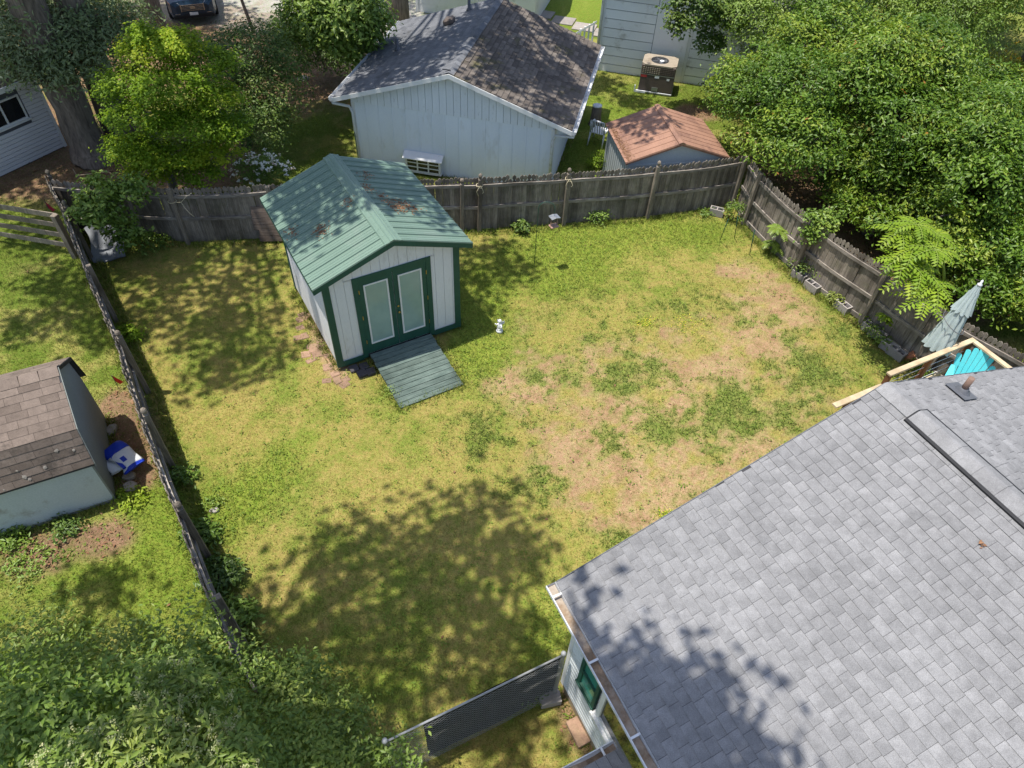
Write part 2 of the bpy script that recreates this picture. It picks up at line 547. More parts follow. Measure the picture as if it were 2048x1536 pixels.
def tree(name, label, cat, base, trunk, lobes, mat, leaf, n, per, spread, bark='bark', group=None, upw=.7, aspect=.42, seed=1,
         trunk_name='trunk', limbs=True, crown_name='crown', shell=.35, bottom=-.45):
    """trunk: [(point, radius)...] world coordinates; lobes: world ellipsoids"""
    g = np.random.default_rng(seed)
    rr = random.Random(seed)
    base = Vector(base)
    t = thing(name, label, cat, base, 0, group)
    b3 = np.array(base)
    mb = MB()
    pts = [Vector(p) - base for p, _ in trunk]
    rad = [r_ for _, r_ in trunk]
    # finer, slightly crooked trunk
    fp, fr = [], []
    for i in range(len(pts) - 1):
        for k in range(4):
            u = k / 4
            fp.append(pts[i].lerp(pts[i + 1], u) + Vector((rr.uniform(-1, 1), rr.uniform(-1, 1), 0)) * rad[i] * .12)
            fr.append((rad[i] * (1 - u) + rad[i + 1] * u) * rr.uniform(.95, 1.06))
    fp.append(pts[-1])
    fr.append(rad[-1])
    mb.tube(fp, fr, 12)
    mb.build(trunk_name, bark, t, smooth=True)
    if limbs:
        lm = MB()
        for lo in lobes:
            c = Vector(lo[:3]) - base
            k = min(range(len(fp)), key=lambda i: abs(fp[i].z - min(c.z - lo[5] * .6, fp[-1].z)))
            a = fp[k]
            r0 = max(.015, min(fr[k] * .5, .18))
            mid = a.lerp(c, .5) + Vector((rr.uniform(-.2, .2), rr.uniform(-.2, .2), rr.uniform(0, .25)))
            lm.tube([a, mid, c], [r0, r0 * .65, r0 * .25], 6)
            for q in range(4):
                e = c + Vector((rr.uniform(-1, 1) * lo[3], rr.uniform(-1, 1) * lo[4], rr.uniform(-.3, .8) * lo[5])) * .75
                lm.tube([mid.lerp(c, .5), e], [r0 * .35, r0 * .1], 5)
        lm.build('limbs', bark, t, smooth=True)
    C, d = lobe_clumps(lobes, n, shell, bottom, g)
    lt = g.uniform(-.3, .3, len(lobes))[lobe_clumps.idx]
    V, F, rv = leaves_arrays(C - b3, d, per, leaf, spread, upw, aspect, g)
    rv = np.where(rv > .98, rv, np.clip(rv + np.repeat(lt, per * 4), 0, .95))
    link(crown_name, np_mesh(crown_name, V, F, {'rnd': rv}), mat, t)
    return t


# ------------------------------------------------------------------ ground
def vnoise(x, y, seed=0):
    xi, yi = np.floor(x).astype(np.int64), np.floor(y).astype(np.int64)
    xf, yf = x - xi, y - yi
    u, v = xf * xf * (3 - 2 * xf), yf * yf * (3 - 2 * yf)

    def h(a, b):
        n = (a * 374761393 + b * 668265263 + seed * 1442695041) & 0x7fffffff
        n = ((n ^ (n >> 13)) * 1274126177) & 0x7fffffff
        return ((n ^ (n >> 16)) & 0xffff) / 65535.0
    return (h(xi, yi) * (1 - u) + h(xi + 1, yi) * u) * (1 - v) + (h(xi, yi + 1) * (1 - u) + h(xi + 1, yi + 1) * u) * v


def fbm(x, y, s, seed=0, o=4):
    r_, a, t = 0, 1., 0
    for i in range(o):
        r_ = r_ + a * vnoise(x * s + 17.3 * i, y * s - 9.1 * i, seed + i)
        t += a
        a *= .55
        s *= 2.07
    return r_ / t


def sstep(a, b, x):
    t = np.clip((x - a) / (b - a), 0, 1)
    return t * t * (3 - 2 * t)


def blob(x, y, px, py, rx, ry=None, rot=0):
    c = at(px, py)
    ry = ry or rx
    dx, dy = x - c.x, y - c.y
    ca, sa = math.cos(rot), math.sin(rot)
    u, v = (dx * ca + dy * sa) / rx, (-dx * sa + dy * ca) / ry
    return np.exp(-(u * u + v * v))


FENCE_BACK = [at(150, 470), at(377, 487), at(560, 478), at(740, 470), at(925, 462), at(958.7, 461.7), at(1127, 450), at(1294, 436), at(1462, 413)]
FENCE_LEFT = [at(150, 455), at(185, 520), at(232, 640), at(295.7, 782.7), at(347, 936), at(419.6, 1117.7), at(490, 1290), at(560, 1440)]
FENCE_RIGHT = [at(1486, 447.6), at(1587, 546.6), at(1720.8, 645.5), at(1850, 745), at(2040, 860), at(2200, 950)]


def inside_yard(x, y):
    """1 inside the fenced yard"""
    m = np.ones_like(x)
    for P, sg in ((FENCE_BACK, -1), (FENCE_LEFT, 1), (FENCE_RIGHT, -1)):
        if P is FENCE_BACK:
            yy = np.interp(x, [p.x for p in P], [p.y for p in P])
            m = m * (y < yy)
        elif P is FENCE_LEFT:
            q = sorted(P, key=lambda p: p.y)
            xx = np.interp(y, [p.y for p in q], [p.x for p in q])
            m = m * (x > xx)
        else:
            q = sorted(P, key=lambda p: p.y)
            xx = np.interp(y, [p.y for p in q], [p.x for p in q])
            m = m * (x < xx)
    return m


def fields(x, y):
    """what grows or lies where: returns base colour (n,3), grass density, grass greenness, weed density"""
    ins = inside_yard(x, y)
    n1 = fbm(x, y, .55, 1)
    n2 = fbm(x, y, 1.6, 5)
    n3 = fbm(x, y, 4.5, 9)
    # bare, tan soil: mostly in the right half of the yard
    soil_zone = np.clip(1.05 * blob(x, y, 1430, 790, 3.6, 3.2) + .7 * blob(x, y, 1150, 930, 2.0, 1.7) + .5 * blob(x, y, 1010, 770, .8, .6)
                        + .6 * blob(x, y, 1480, 540, 1.3, 1.2) + .6 * blob(x, y, 1560, 640, 1.6, 1.6) + .5 * blob(x, y, 1260, 1010, 1.2)
                        + .35 * blob(x, y, 1050, 640, 1.6) + .35 * blob(x, y, 560, 610, .7), 0, 1.25)
    n4 = fbm(x, y, 9., 13)
    soil = sstep(.36, .66, soil_zone * (.02 + .95 * n2 + .75 * (n3 - .42) + .30 * n4) * (.6 + .8 * n1)) * ins
    # tufts of dark green crab grass amid the soil
    tz = blob(x, y, 1430, 790, 4.4, 3.8) + .6 * blob(x, y, 1150, 900, 2.4, 2.)
    tuft = sstep(.455, .60, .36 * fbm(x, y, 1.5, 25) + .24 * fbm(x, y, .9, 21) + .28 * fbm(x, y, 4.2, 27) + .2 * (n4 - .4)) * sstep(.2, .5, tz)
    for (px, py, r_, w) in ((1620, 730, 1.0, .8), (1250, 735, .5, .9), (1470, 815, 1.2, .8), (1310, 870, .8, .85), (1560, 790, .8, .7), (1220, 770, .4, .8), (1690, 650, .8, .6)):
        tuft = np.maximum(tuft, sstep(.36, .72, w * blob(x, y, px, py, r_ * 1.25, r_ * .85, .4 + px * .01) * (.05 + 1.0 * n2 + .75 * n3 + .5 * (n4 - .5))))
    tuft *= ins
    soil = soil * (1 - tuft * .8) * .97
    # lime, lusher strip along the far fence and by the shed
    lush = np.clip(.9 * blob(x, y, 1250, 470, 3.6, 1.1, .2) + .9 * blob(x, y, 960, 700, .8, 1.6) + .6 * blob(x, y, 1130, 560, 2.2, 1.4)
                   + .8 * blob(x, y, 420, 1050, .9, 3.5, -.6) + .6 * blob(x, y, 640, 680, .8) + .7 * blob(x, y, 1090, 1180, .8, 1.8)
                   + .5 * blob(x, y, 800, 1330, 2.6, 1.2) + .9 * blob(x, y, 950, 600, .7, 1.2) + .5 * blob(x, y, 1650, 720, 1., .8), 0, 1) * ins
    lush = sstep(.2, .75, lush * (.5 + .8 * n1) + .12 * (n2 - .5))
    # yard outside the fence
    out = 1 - ins
    litter = np.clip(1.2 * blob(x, y, 640, 130, 3.6, 4.0) + 1.2 * blob(x, y, 200, 340, 2.2, 1.6) + blob(x, y, 430, 330, 2.0, 1.5) + blob(x, y, 1600, 330, 2.4, 3.0)
                     + 1.1 * blob(x, y, 1820, 480, 3., 3.) + .9 * blob(x, y, 1390, 225, 1.0, .8) + blob(x, y, 20, 290, 2.5, 4) + 1.2 * blob(x, y, 300, 60, 6, 5)
                     + 2.2 * blob(x, y, 250, 880, .55, 1.25, .55) + .8 * blob(x, y, 60, 1110, 1.3, .6) + .6 * blob(x, y, 210, 1070, .8, .4) + .5 * blob(x, y, 60, 530, 1.5, .8)
                     + .5 * blob(x, y, 1900, 640, 1.5), 0, 1.3) * out
    litter = sstep(.3, .7, litter * (.45 + .9 * n2))
    litter = np.maximum(litter, .8 * sstep(.35, .7, blob(x, y, 1155, 1440, .35, .8, .55) * (.5 + n2)))
    lime_patch = np.clip(blob(x, y, 1240, 250, 2.2, 3.4) + blob(x, y, 560, 270, 1.3, 2.) + blob(x, y, 300, 1120, 1.8, 1.4) + blob(x, y, 330, 1000, .5, .8)
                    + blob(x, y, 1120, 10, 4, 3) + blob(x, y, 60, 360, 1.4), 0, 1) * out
    gravel = sstep(.35, .6, (1.2 * blob(x, y, 530, 10, 5.5, 3.2) + .9 * blob(x, y, 760, 70, 1.6, 4)) * (.6 + .7 * n1)) * out * (1 - sstep(.6, 1., litter) * .5)
    path = sstep(.4, .6, blob(x, y, 655, 690, .4, 1.6, .45) * (.5 + n2)) * ins
    # colours
    straw = np.array([.272, .216, .074])
    straw2 = np.array([.235, .205, .054])
    green = np.array([.138, .180, .030])
    lime = np.array([.175, .220, .032])
    tufc = np.array([.135, .180, .040])
    soilc = np.array([.322, .218, .128])
    soild = np.array([.27, .17, .10])
    lit_c = np.array([.20, .125, .080])
    grav = np.array([.36, .33, .31])
    pathc = np.array([.34, .215, .145])

    def mix(a, b, t):
        return a * (1 - t[:, None]) + b * t[:, None]
    gfac = sstep(.42, .60, .26 * n1 + .30 * n2 + .27 * n3 + .17 * n4)
    c = mix(np.tile(straw, (len(x), 1)), straw2, n3)
    c = mix(c, green, .72 * gfac)
    c = mix(c, lime, .75 * lush)
    outc = mix(np.tile(green * .85, (len(x), 1)), np.array([.25, .23, .07]), sstep(.45, .65, n2))
    outc = mix(outc, lime, lime_patch * .65)  # limer grass in patches outside the fence
    c = mix(c, outc, out)
    c = mix(c, mix(np.tile(soilc, (len(x), 1)), soild, sstep(.4, .7, n3)), soil)
    c = mix(c, tufc, tuft * .6)
    c = mix(c, pathc, path * .8)
    c = mix(c, lit_c * (1 + .6 * (n3[:, None] - .5)), litter)
    c = mix(c, grav, gravel)
    dens = np.clip(1 - soil * .8 - gravel * .97 - litter * .8 - path * .5, .02, 1)
    greenness = np.clip(.62 * gfac + .8 * lush + tuft + .55 * out + .4 * lime_patch, 0, 1)
    return c, dens, greenness, tuft, lush, litter, ins


def axis(a, b, step, far):
    inner = np.arange(a, b + 1e-6, step)
    o = np.array([1, 2.5, 5, 10, 20, 40, 80, 160, 300.])
    return np.concatenate([a - o[::-1][:far], inner, b + o[:far]])


gx, gy = axis(-17, 17, .09, 9), axis(0, 32, .09, 9)
GX, GY = np.meshgrid(gx, gy)
fx, fy = GX.ravel(), GY.ravel()
colr, dens, grn, tuf, lus, lit, ins_ = fields(np.clip(fx, -40, 40), np.clip(fy, -20, 60))
gz = .05 * (fbm(fx, fy, .35, 31) - .5) + .018 * (fbm(fx, fy, 3.5, 33) - .5)
gz = gz - .028
nx, ny = len(gx), len(gy)
ii = (np.arange(ny - 1)[:, None] * nx + np.arange(nx - 1)[None, :]).ravel()
Fq = np.stack([ii, ii + 1, ii + 1 + nx, ii + nx], 1)
gm = bpy.data.materials.new('ground')
nt, N_, L_, B_ = nodes_of(gm)
ga = attr(nt, 'col').outputs['Color']
wp = world_pos(nt)
f1 = noise(nt, wp, 55., 4, .75)
f2 = noise(nt, wp, 14., 4, .7)
f3 = noise(nt, wp, 9., 5, .75)
f4 = noise(nt, wp, 26., 4, .75)
gq_ = mix_rgb(nt, ramp(nt, f3, [(.42, 0.), (.60, .65)]), ga, mix_rgb(nt, 1.0, ga, (.66, .98, .55), 'MULTIPLY'))
gq_ = mix_rgb(nt, ramp(nt, f4, [(.48, 0.), (.66, .7)]), gq_, mix_rgb(nt, 1.0, ga, (1.22, 1.02, 1.08), 'MULTIPLY'))
gc = mix_rgb(nt, .85, gq_, ramp(nt, f1, [(.28, .08), (.72, .92)]), 'SOFT_LIGHT')
gc = mix_rgb(nt, .45, gc, ramp(nt, f2, [(.3, .25), (.7, .75)]), 'SOFT_LIGHT')
L_.new(gc, B_.inputs['Base Color'])
B_.inputs['Roughness'].default_value = .95
B_.inputs['Specular IOR Level'].default_value = .1
bump(nt, B_, f1, .6, .02)
MAT['ground'] = gm
gme = np_mesh('ground', np.stack([fx, fy, gz], 1), Fq, {'col': colr})
gme.polygons.foreach_set('use_smooth', np.ones(len(Fq), dtype=bool))
ground = link('ground', gme, gm, kind='structure')


def blades(name, label, x, y, cols, h, w, lean, g, cat):
    n = len(x)
    z = np.full(n, -.025)
    th = g.uniform(0, 2 * np.pi, n)
    a = np.stack([np.cos(th), np.sin(th), np.zeros(n)], 1)
    ph = g.uniform(0, 2 * np.pi, n)
    ln = np.stack([np.cos(ph), np.sin(ph), np.zeros(n)], 1) * (lean * g.uniform(.3, 1.2, n))[:, None]
    b = np.stack([x, y, z], 1)
    tip = b + (ln + np.array([0, 0, 1.])) * h[:, None]
    V = np.stack([b - a * w[:, None], b + a * w[:, None], tip], 1).reshape(-1, 3)
    F = np.arange(3 * n).reshape(-1, 3)
    me = np_mesh(name, V, F, {'col': np.repeat(cols, 3, 0)})
    o = link(name, me, MAT['grass'], kind='stuff')
    return tag(o, label, cat)


grm = bpy.data.materials.new('grass')
nt, N_, L_, B_ = nodes_of(grm)
cc = attr(nt, 'col').outputs['Color']
L_.new(cc, B_.inputs['Base Color'])
B_.inputs['Roughness'].default_value = .6
B_.inputs['Specular IOR Level'].default_value = .2
tr = N_.new('ShaderNodeBsdfTranslucent')
L_.new(cc, tr.inputs['Color'])
ms = N_.new('ShaderNodeMixShader')
ms.inputs[0].default_value = .3
L_.new(B_.outputs[0], ms.inputs[1])
L_.new(tr.outputs[0], ms.inputs[2])
L_.new(ms.outputs[0], N_['Material Output'].inputs['Surface'])
MAT['grass'] = grm

SHED_O, SHED_YAW, SHED_W, SHED_L = Vector((-3.850, 10.526, 0)), .55398, 2.99, 3.10


def free_of_buildings(x, y):
    def outbox(o, yaw, x0, x1, y0, y1):
        dx, dy = x - o[0], y - o[1]
        u, v = dx * math.cos(yaw) + dy * math.sin(yaw), -dx * math.sin(yaw) + dy * math.cos(yaw)
        return ~((u > x0) & (u < x1) & (v > y0) & (v < y1))
    m = outbox(SHED_O, SHED_YAW, 0, 2.99, 0, 3.1) & outbox(SHED_O, SHED_YAW, .74, 2.22, -1.55, 0)
    m &= outbox((.657, 3.894), .49226, .3, 9, -9, -.15) & outbox((-2.136, 18.479), -.17939, -3, 2.9, .4, 6)
    m &= outbox((4.28, 17.78), .2, -1.4, 1.4, .05, 2.2)
    return m


def make_grass():
    g = np.random.default_rng(3)
    n = 760000
    # sample evenly over the ground in view, denser near the camera
    x = g.uniform(-16, 13, n)
    y = 1.5 + 26 * g.uniform(0, 1, n) ** 1.25
    P2 = project(np.stack([x, y, np.zeros(n)], 1))
    k = (P2[:, 0] > -60) & (P2[:, 0] < 2110) & (P2[:, 1] > -20) & (P2[:, 1] < 1600) & free_of_buildings(x, y)
    x, y = x[k], y[k]
    c, de, gr, tu, lu, li, ins = fields(x, y)
    keep = g.uniform(size=len(x)) < de * (.45 + .55 * gr)
    x, y, c, gr, tu, lu, ins = x[keep], y[keep], c[keep], gr[keep], tu[keep], lu[keep], ins[keep]
    n = len(x)
    dry = np.array([.38, .32, .10]) * g.uniform(.65, 1.25, (n, 1))
    lime = np.array([.185, .24, .036]) * g.uniform(.75, 1.3, (n, 1))
    dark = np.array([.13, .195, .04]) * g.uniform(.6, 1.45, (n, 1))
    t = np.clip(gr + g.normal(size=n) * .25, 0, 1)
    col = dry * (1 - t[:, None]) + lime * t[:, None]
    col = np.where((tu > .15 + .9 * g.uniform(size=n))[:, None], dark * (1 + .5 * (g.uniform(size=(n, 1)) < .2)), col)
    col = .5 * col + .5 * c * g.uniform(.8, 1.25, (n, 1))
    h = g.uniform(.02, .045, n) * (1 + .9 * lu + 1.5 * tu + .5 * (1 - ins))
    w = g.uniform(.004, .009, n) * (1 + .3 * tu)
    blades('lawn_grass', 'short mottled straw and green lawn grass across the fenced yard', x, y, col, h, w, 1.3, g, 'grass')


make_grass()


# ------------------------------------------------------------------ green-roofed garden shed
def clip_poly(poly, f):
    """keep the part of a 2-D polygon where f(u,w) >= 0 (f linear)"""
    out = []
    for i in range(len(poly)):
        a, b = poly[i], poly[(i + 1) % len(poly)]
        fa, fb = f(*a), f(*b)
        if fa >= 0:
            out.append(a)
        if (fa >= 0) != (fb >= 0):
            t = fa / (fa - fb)
            out.append((a[0] + (b[0] - a[0]) * t, a[1] + (b[1] - a[1]) * t))
    return out


def make_shed():
    t = thing('garden_shed', 'white garden shed with green ribbed metal roof and green double glass doors', 'shed', SHED_O, SHED_YAW)
    W, D = SHED_W, SHED_L
    zb, ze, zr, ov = .16, 2.50, 3.125, .241
    mid = W / 2
    sl = (zr - ze) / (mid + ov)                     # roof pitch
    wall_top = lambda x: zr - sl * abs(x - mid) - .07
    dx0, dx1, dz1 = .593, 2.333, 2.325
    # floor skirt, floor frame and blocks
    MB().box(.03, .03, .05, W - .03, D - .03, zb).build('floor_frame', 'paver_dark', t)
    # front wall boards between grooves
    x = .03
    while x < W - .04:
        x1 = min(x + .2, W - .03)
        a, b = x + .004, x1 - .004
        base = [(a, zb + .1), (b, zb + .1), (b, 4), (a, 4)]
        base = clip_poly(base, lambda u, w: (zr - .09 + sl * (u - mid)) - w)
        base = clip_poly(base, lambda u, w: (zr - .09 - sl * (u - mid)) - w)
        pieces = []
        if b <= dx0 + .02 or a >= dx1 - .02:
            pieces = [base]
        else:
            pieces = [clip_poly(base, lambda u, w: w - dz1 + .03)]
            if a < dx0 < b:
                pieces.append(clip_poly(clip_poly(base, lambda u, w: dx0 + .03 - u), lambda u, w: dz1 - w))
            if a < dx1 < b:
                pieces.append(clip_poly(clip_poly(base, lambda u, w: u - dx1 + .03), lambda u, w: dz1 - w))
        for p in pieces:
            if len(p) > 2:
                MB().prism(p, 0, .014).build('siding_board', 'shed_wall', t)
        x = x1
    # wall core behind the boards, grooves show its face
    core = [(.03, zb), (W - .03, zb), (W - .03, wall_top(W) - .02), (mid, zr - .1), (.03, wall_top(0) - .02)]
    MB().prism(core, .015, .05).build('front_wall', 'shed_wall', t)
    MB().prism(core, D - .05, D - .015).build('rear_wall', 'shed_wall', t)
    for sx in (0, 1):
        xw = .012 if sx == 0 else W - .05
        MB().box(xw + .012, .05, zb, xw + .026, D - .05, wall_top(0)).build('side_wall', 'shed_wall', t)
        y = .05
        while y < D - .06:
            y1 = min(y + .2, D - .05)
            xo = 0.0 if sx == 0 else W - .014
            MB().box(xo, y + .004, zb - .02, xo + .014, y1 - .004, wall_top(0) - .02).build('siding_board', 'shed_wall', t)
            y = y1
    # green trim
    def trim(x0, y0, z0, x1, y1, z1):
        MB().box(x0, y0, z0, x1, y1, z1, b=.004).build('corner_trim', 'green_paint', t)
    trim(-.016, -.02, .06, .125, .0, wall_top(.12))
    trim(W - .125, -.02, .06, W + .016, .0, wall_top(.12))
    trim(-.02, -.018, .06, -.001, .06, wall_top(0) - .02)
    trim(W + .001, -.018, .06, W + .02, .09, wall_top(0) - .02)
    trim(-.02, D - .09, .06, -.001, D + .016, wall_top(0) - .02)
    MB().box(.126, -.018, .06, dx0 - .001, -.001, .2).build('bottom_trim', 'green_paint', t)
    MB().box(dx1 + .001, -.018, .06, W - .126, -.001, .2).build('bottom_trim', 'green_paint', t)
    # door casing
    for (a, b, c, d) in ((dx0, .10, dx0 + .115, dz1), (dx1 - .115, .10, dx1, dz1)):
        MB().box(a, -.024, b, c, -.001, d, b=.004).build('door_casing', 'green_paint', t)
    MB().box(dx0 + .1155, -.024, dz1 - .1, dx1 - .1155, -.001, dz1, b=.004).build('door_casing', 'green_paint', t)
    # two door leaves
    ix0, ix1, iz0, iz1 = dx0 + .118, dx1 - .118, .19, dz1 - .105
    half = (ix0 + ix1) / 2
    for k, (a, b) in enumerate(((ix0, half - .006), (half + .006, ix1))):
        m = MB()
        ga, gb, g0, g1 = a + .105, b - .105, iz0 + .25, iz1 - .13
        y0, y1 = -.012, -.0005
        m.box(a, y0, iz0, ga, y1, iz1).box(gb, y0, iz0, b, y1, iz1).box(ga, y0, iz0, gb, y1, g0).box(ga, y0, g1, gb, y1, iz1)
        dr = m.build('door', 'green_paint', t)
        fr = MB()
        w_ = .035
        fr.box(ga, -.022, g0, ga + w_, -.002, g1).box(gb - w_, -.022, g0, gb, -.002, g1)
        fr.box(ga + w_, -.022, g0, gb - w_, -.002, g0 + w_).box(ga + w_, -.022, g1 - w_, gb - w_, -.002, g1)
        fr.build('glazing_frame', 'white_paint', dr)
        MB().box(ga + w_, -.008, g0 + w_, gb - w_, -.003, g1 - w_).build('pane', 'curtain_glass', dr)
        hx = a if k == 0 else b
        for hz in (.55, 1.25, 1.95):
            MB().tube([(hx, -.022, hz - .05), (hx, -.022, hz + .05)], .009, 8).build('hinge', 'brass', dr)
        if k == 1:
            kb = MB()
            kb.lathe([(.012, 0), (.012, .02), (.026, .03), (.028, .045), (.018, .055)], 12, Matrix.Translation((a + .05, -.012, 1.12)) @ Matrix.Rotation(math.pi / 2, 4, 'X'))
            kb.build('door_knob', 'brass', dr, smooth=True)
            kb = MB()
            kb.lathe([(.024, 0), (.024, .012), (.014, .016)], 12, Matrix.Translation((a + .05, -.012, 1.27)) @ Matrix.Rotation(math.pi / 2, 4, 'X'))
            kb.build('deadbolt', 'brass', dr, smooth=True)
    # roof: each ribbed metal sheet strip is a part
    ya, yb = -.236, 3.39
    ns = 15
    st = (yb - ya) / ns
    for side in (-1, 1):
        X = lambda s_: mid + side * s_
        zz = lambda s_: zr - sl * s_
        for i in range(ns):
            y0, y1 = ya + i * st, ya + (i + 1) * st
            prof = [(y0, 0), (y0 + .008, .026), (y0 + .026, .026), (y0 + .034, 0), (y0 + .085, 0), (y0 + .09, .007), (y0 + .103, .007), (y0 + .108, 0),
                    (y0 + .16, 0), (y0 + .165, .007), (y0 + .178, .007), (y0 + .183, 0), (y1 - .0005, 0)]
            m = MB()
            s0, s1 = .0, mid + ov
            n = len(prof)
            v = [(X(s0), y, zz(s0) + h) for y, h in prof] + [(X(s1), y, zz(s1) + h) for y, h in prof]
            v += [(X(s0), y, zz(s0) - .006) for y in (y0, y1 - .0005)] + [(X(s1), y, zz(s1) - .006) for y in (y0, y1 - .0005)]
            f = [(j, j + 1, n + j + 1, n + j) for j in range(n - 1)] + [(2 * n, 2 * n + 2, 2 * n + 3, 2 * n + 1), (n, n + n - 1, 2 * n + 3, 2 * n + 2), (0, n, 2 * n + 2, 2 * n), (n - 1, 2 * n + 1, 2 * n + 3, 2 * n - 1)]
            if side > 0:
                f = [q[::-1] for q in f]
            m.add(v, f)
            m.build('roof_panel', 'green_metal', t)
        # roof boards under the metal, rake and eave boards
        MB().prism([(X(0), zr - .012), (X(mid + ov - .02), zz(mid + ov - .02) - .012), (X(mid + ov - .02), zz(mid + ov - .02) - .05), (X(0), zr - .05)], ya + .03, yb - .03).build('roof_deck', 'green_paint', t)
        for y0, y1 in ((ya + .002, ya + .028), (yb - .028, yb - .002)):
            MB().prism([(X(.0), zr - .009), (X(mid + ov - .004), zz(mid + ov) - .006), (X(mid + ov - .004), zz(mid + ov) - .12), (X(.0), zr - .13)], y0, y1).build('rake_board', 'green_paint', t)
        xe0, xe1 = sorted((X(mid + ov - .019), X(mid + ov - .003)))
        MB().box(xe0, ya + .03, ze - .11, xe1, yb - .03, ze - .008).build('eave_board', 'green_paint', t)
    # ridge cap
    m = MB()
    prof = [(-.19, .006), (-.175, .03), (-.15, .03), (-.14, .022), (-.08, .024), (-.065, .036), (-.05, .026), (0, .032), (.05, .026), (.065, .036), (.08, .024), (.14, .022), (.15, .03), (.175, .03), (.19, .006)]
    top = [(mid + u, zr - sl * abs(u) + h) for u, h in prof]
    m.prism(top + [(mid + .19, zr - sl * .19 - .002), (mid, zr - .01), (mid - .19, zr - sl * .19 - .002)][0:3], ya - .01, yb + .01)
    m.build('ridge_cap', 'green_metal', t)
    # fallen leaves caught on the roof
    def litter_patch(name, label, pts, nl, rad):
        C = []
        for (side, s_, y) in pts:
            for _ in range(nl):
                ss, yy = s_ + rnd.gauss(0, rad), y + rnd.gauss(0, rad * 1.3)
                C.append((mid + side * ss, yy, zr - sl * ss + .014 + rnd.uniform(0, .012)))
        C = np.array(C)
        nn = np.tile(np.array([[0, 0, 1.0]]), (len(C), 1))
        V, F, rv = leaves_arrays(C, nn, 1, .055, .004, 1.6, .45, np.random.default_rng(5))
        o = link(name, np_mesh(name, V, F, {'rnd': rv}), 'litter', t, kind='stuff')
        o['label'] = label
    litter_patch('leaf_litter', 'brown fallen leaves caught between roof ribs', [(-1, 1.05, 1.2), (-1, 1.0, 1.3), (1, .45, 1.5), (1, .55, 1.3), (1, .7, 1.15), (1, .9, 1.2), (-1, .25, 1.5), (1, .5, 2.5), (-1, 1.5, 1.7), (1, .3, 1.9), (1, .62, 1.05), (1, .8, 1.3), (1, 1.0, 1.1)], 48, .085)
    return t


make_shed()


def make_ramp():
    t = thing('wooden_ramp', 'green stained plank ramp in front of the shed doors', 'ramp', SHED_O, SHED_YAW)
    n = 12
    y0, z0, y1, z1 = -.03, .17, -1.68, .005
    L = math.hypot(y1 - y0, z1 - z0)
    a = math.atan2(z1 - z0, y0 - y1)
    for i in range(n):
        u0, u1 = i / n, (i + 1) / n
        T = Matrix.Translation((0, y0, z0)) @ Matrix.Rotation(-a, 4, 'X')
        j = rnd.uniform(-.012, .012)
        m = MB().bevel_box(.735 + j, -u1 * L + .005, -.035, 2.235 + j, -u0 * L - .005, rnd.uniform(0, .004), .004, T)
        o = m.build('plank', 'ramp_wood', t)
    for xs in (.76, 1.45, 2.17):
        MB().prism([(y0 - .02, .015), (y0 - .02, z0 - .05), (y1 + .45, z1 - .018 + .035), (y1 + .45, -.03)], xs, xs + .04, 'yz').build('stringer', 'paver_dark', t)


make_ramp()
pv = thing('step_paver', 'dark concrete pavers on the ground left of the ramp', 'paver', SHED_O, SHED_YAW)
for (u, v) in ((.3, -.12), (.52, -.16), (.4, -.34), (.6, -.38)):
    MB().bevel_box(u - .1, v - .1, -.03, u + .1, v + .1, .03, .01).build('paver', 'paver_dark', pv)

bp = thing('brick_path', 'worn pinkish brick path sunk in the grass along the shed side', 'path', SHED_O, SHED_YAW)
for i in range(24):
    v = rnd.uniform(-.5, 2.2)
    u = -.24 + rnd.uniform(-.26, .2) + (.3 if v < -.1 else 0) * rnd.random()
    w, d = rnd.uniform(.08, .14), rnd.uniform(.06, .11)
    MB().bevel_box(-w, -d, -.04, w, d, rnd.uniform(-.024, -.006), .014, Matrix.Translation((u, v, 0)) @ Matrix.Rotation(rnd.uniform(-.4, .4), 4, 'Z')).build('brick', 'brick_pink', bp)


# ------------------------------------------------------------------ picket fences
def picket_mesh(name, h, w=.088, th=.018):
    a = w / 2
    pts = [(-a, 0), (a, 0), (a, h - .19), (a * .45, h - .165), (a * .52, h - .14), (a * .98, h - .115), (a * 1.02, h - .075), (a * .75, h - .035), (0, h)]
    full = pts + [(-u, z) for u, z in pts[:1:-1][1:]]
    return MB().prism(full, -th / 2, th / 2).mesh(name)


PICK = [picket_mesh('picket', 1.6, .108), picket_mesh('picket', 1.6, .105), picket_mesh('picket', 1.6, .111)]
for p in PICK:
    p.materials.append(MAT['fence_wood'])
PICK_D = [m.copy() for m in PICK]
for p in PICK_D:
    p.materials.clear()
    p.materials.append(MAT['fence_dark'])


def post_mesh(h, finial=True, w=.05):
    m = MB().bevel_box(-w, -w, -.1, w, w, h - (.16 if finial else 0), .008)
    if finial:
        m.lathe([(w * .95, h - .165), (w * .75, h - .15), (w * .6, h - .13), (w * .95, h - .10), (w * 1.1, h - .06), (w * .85, h - .025), (w * .3, h)], 10)
    return m.mesh('post')


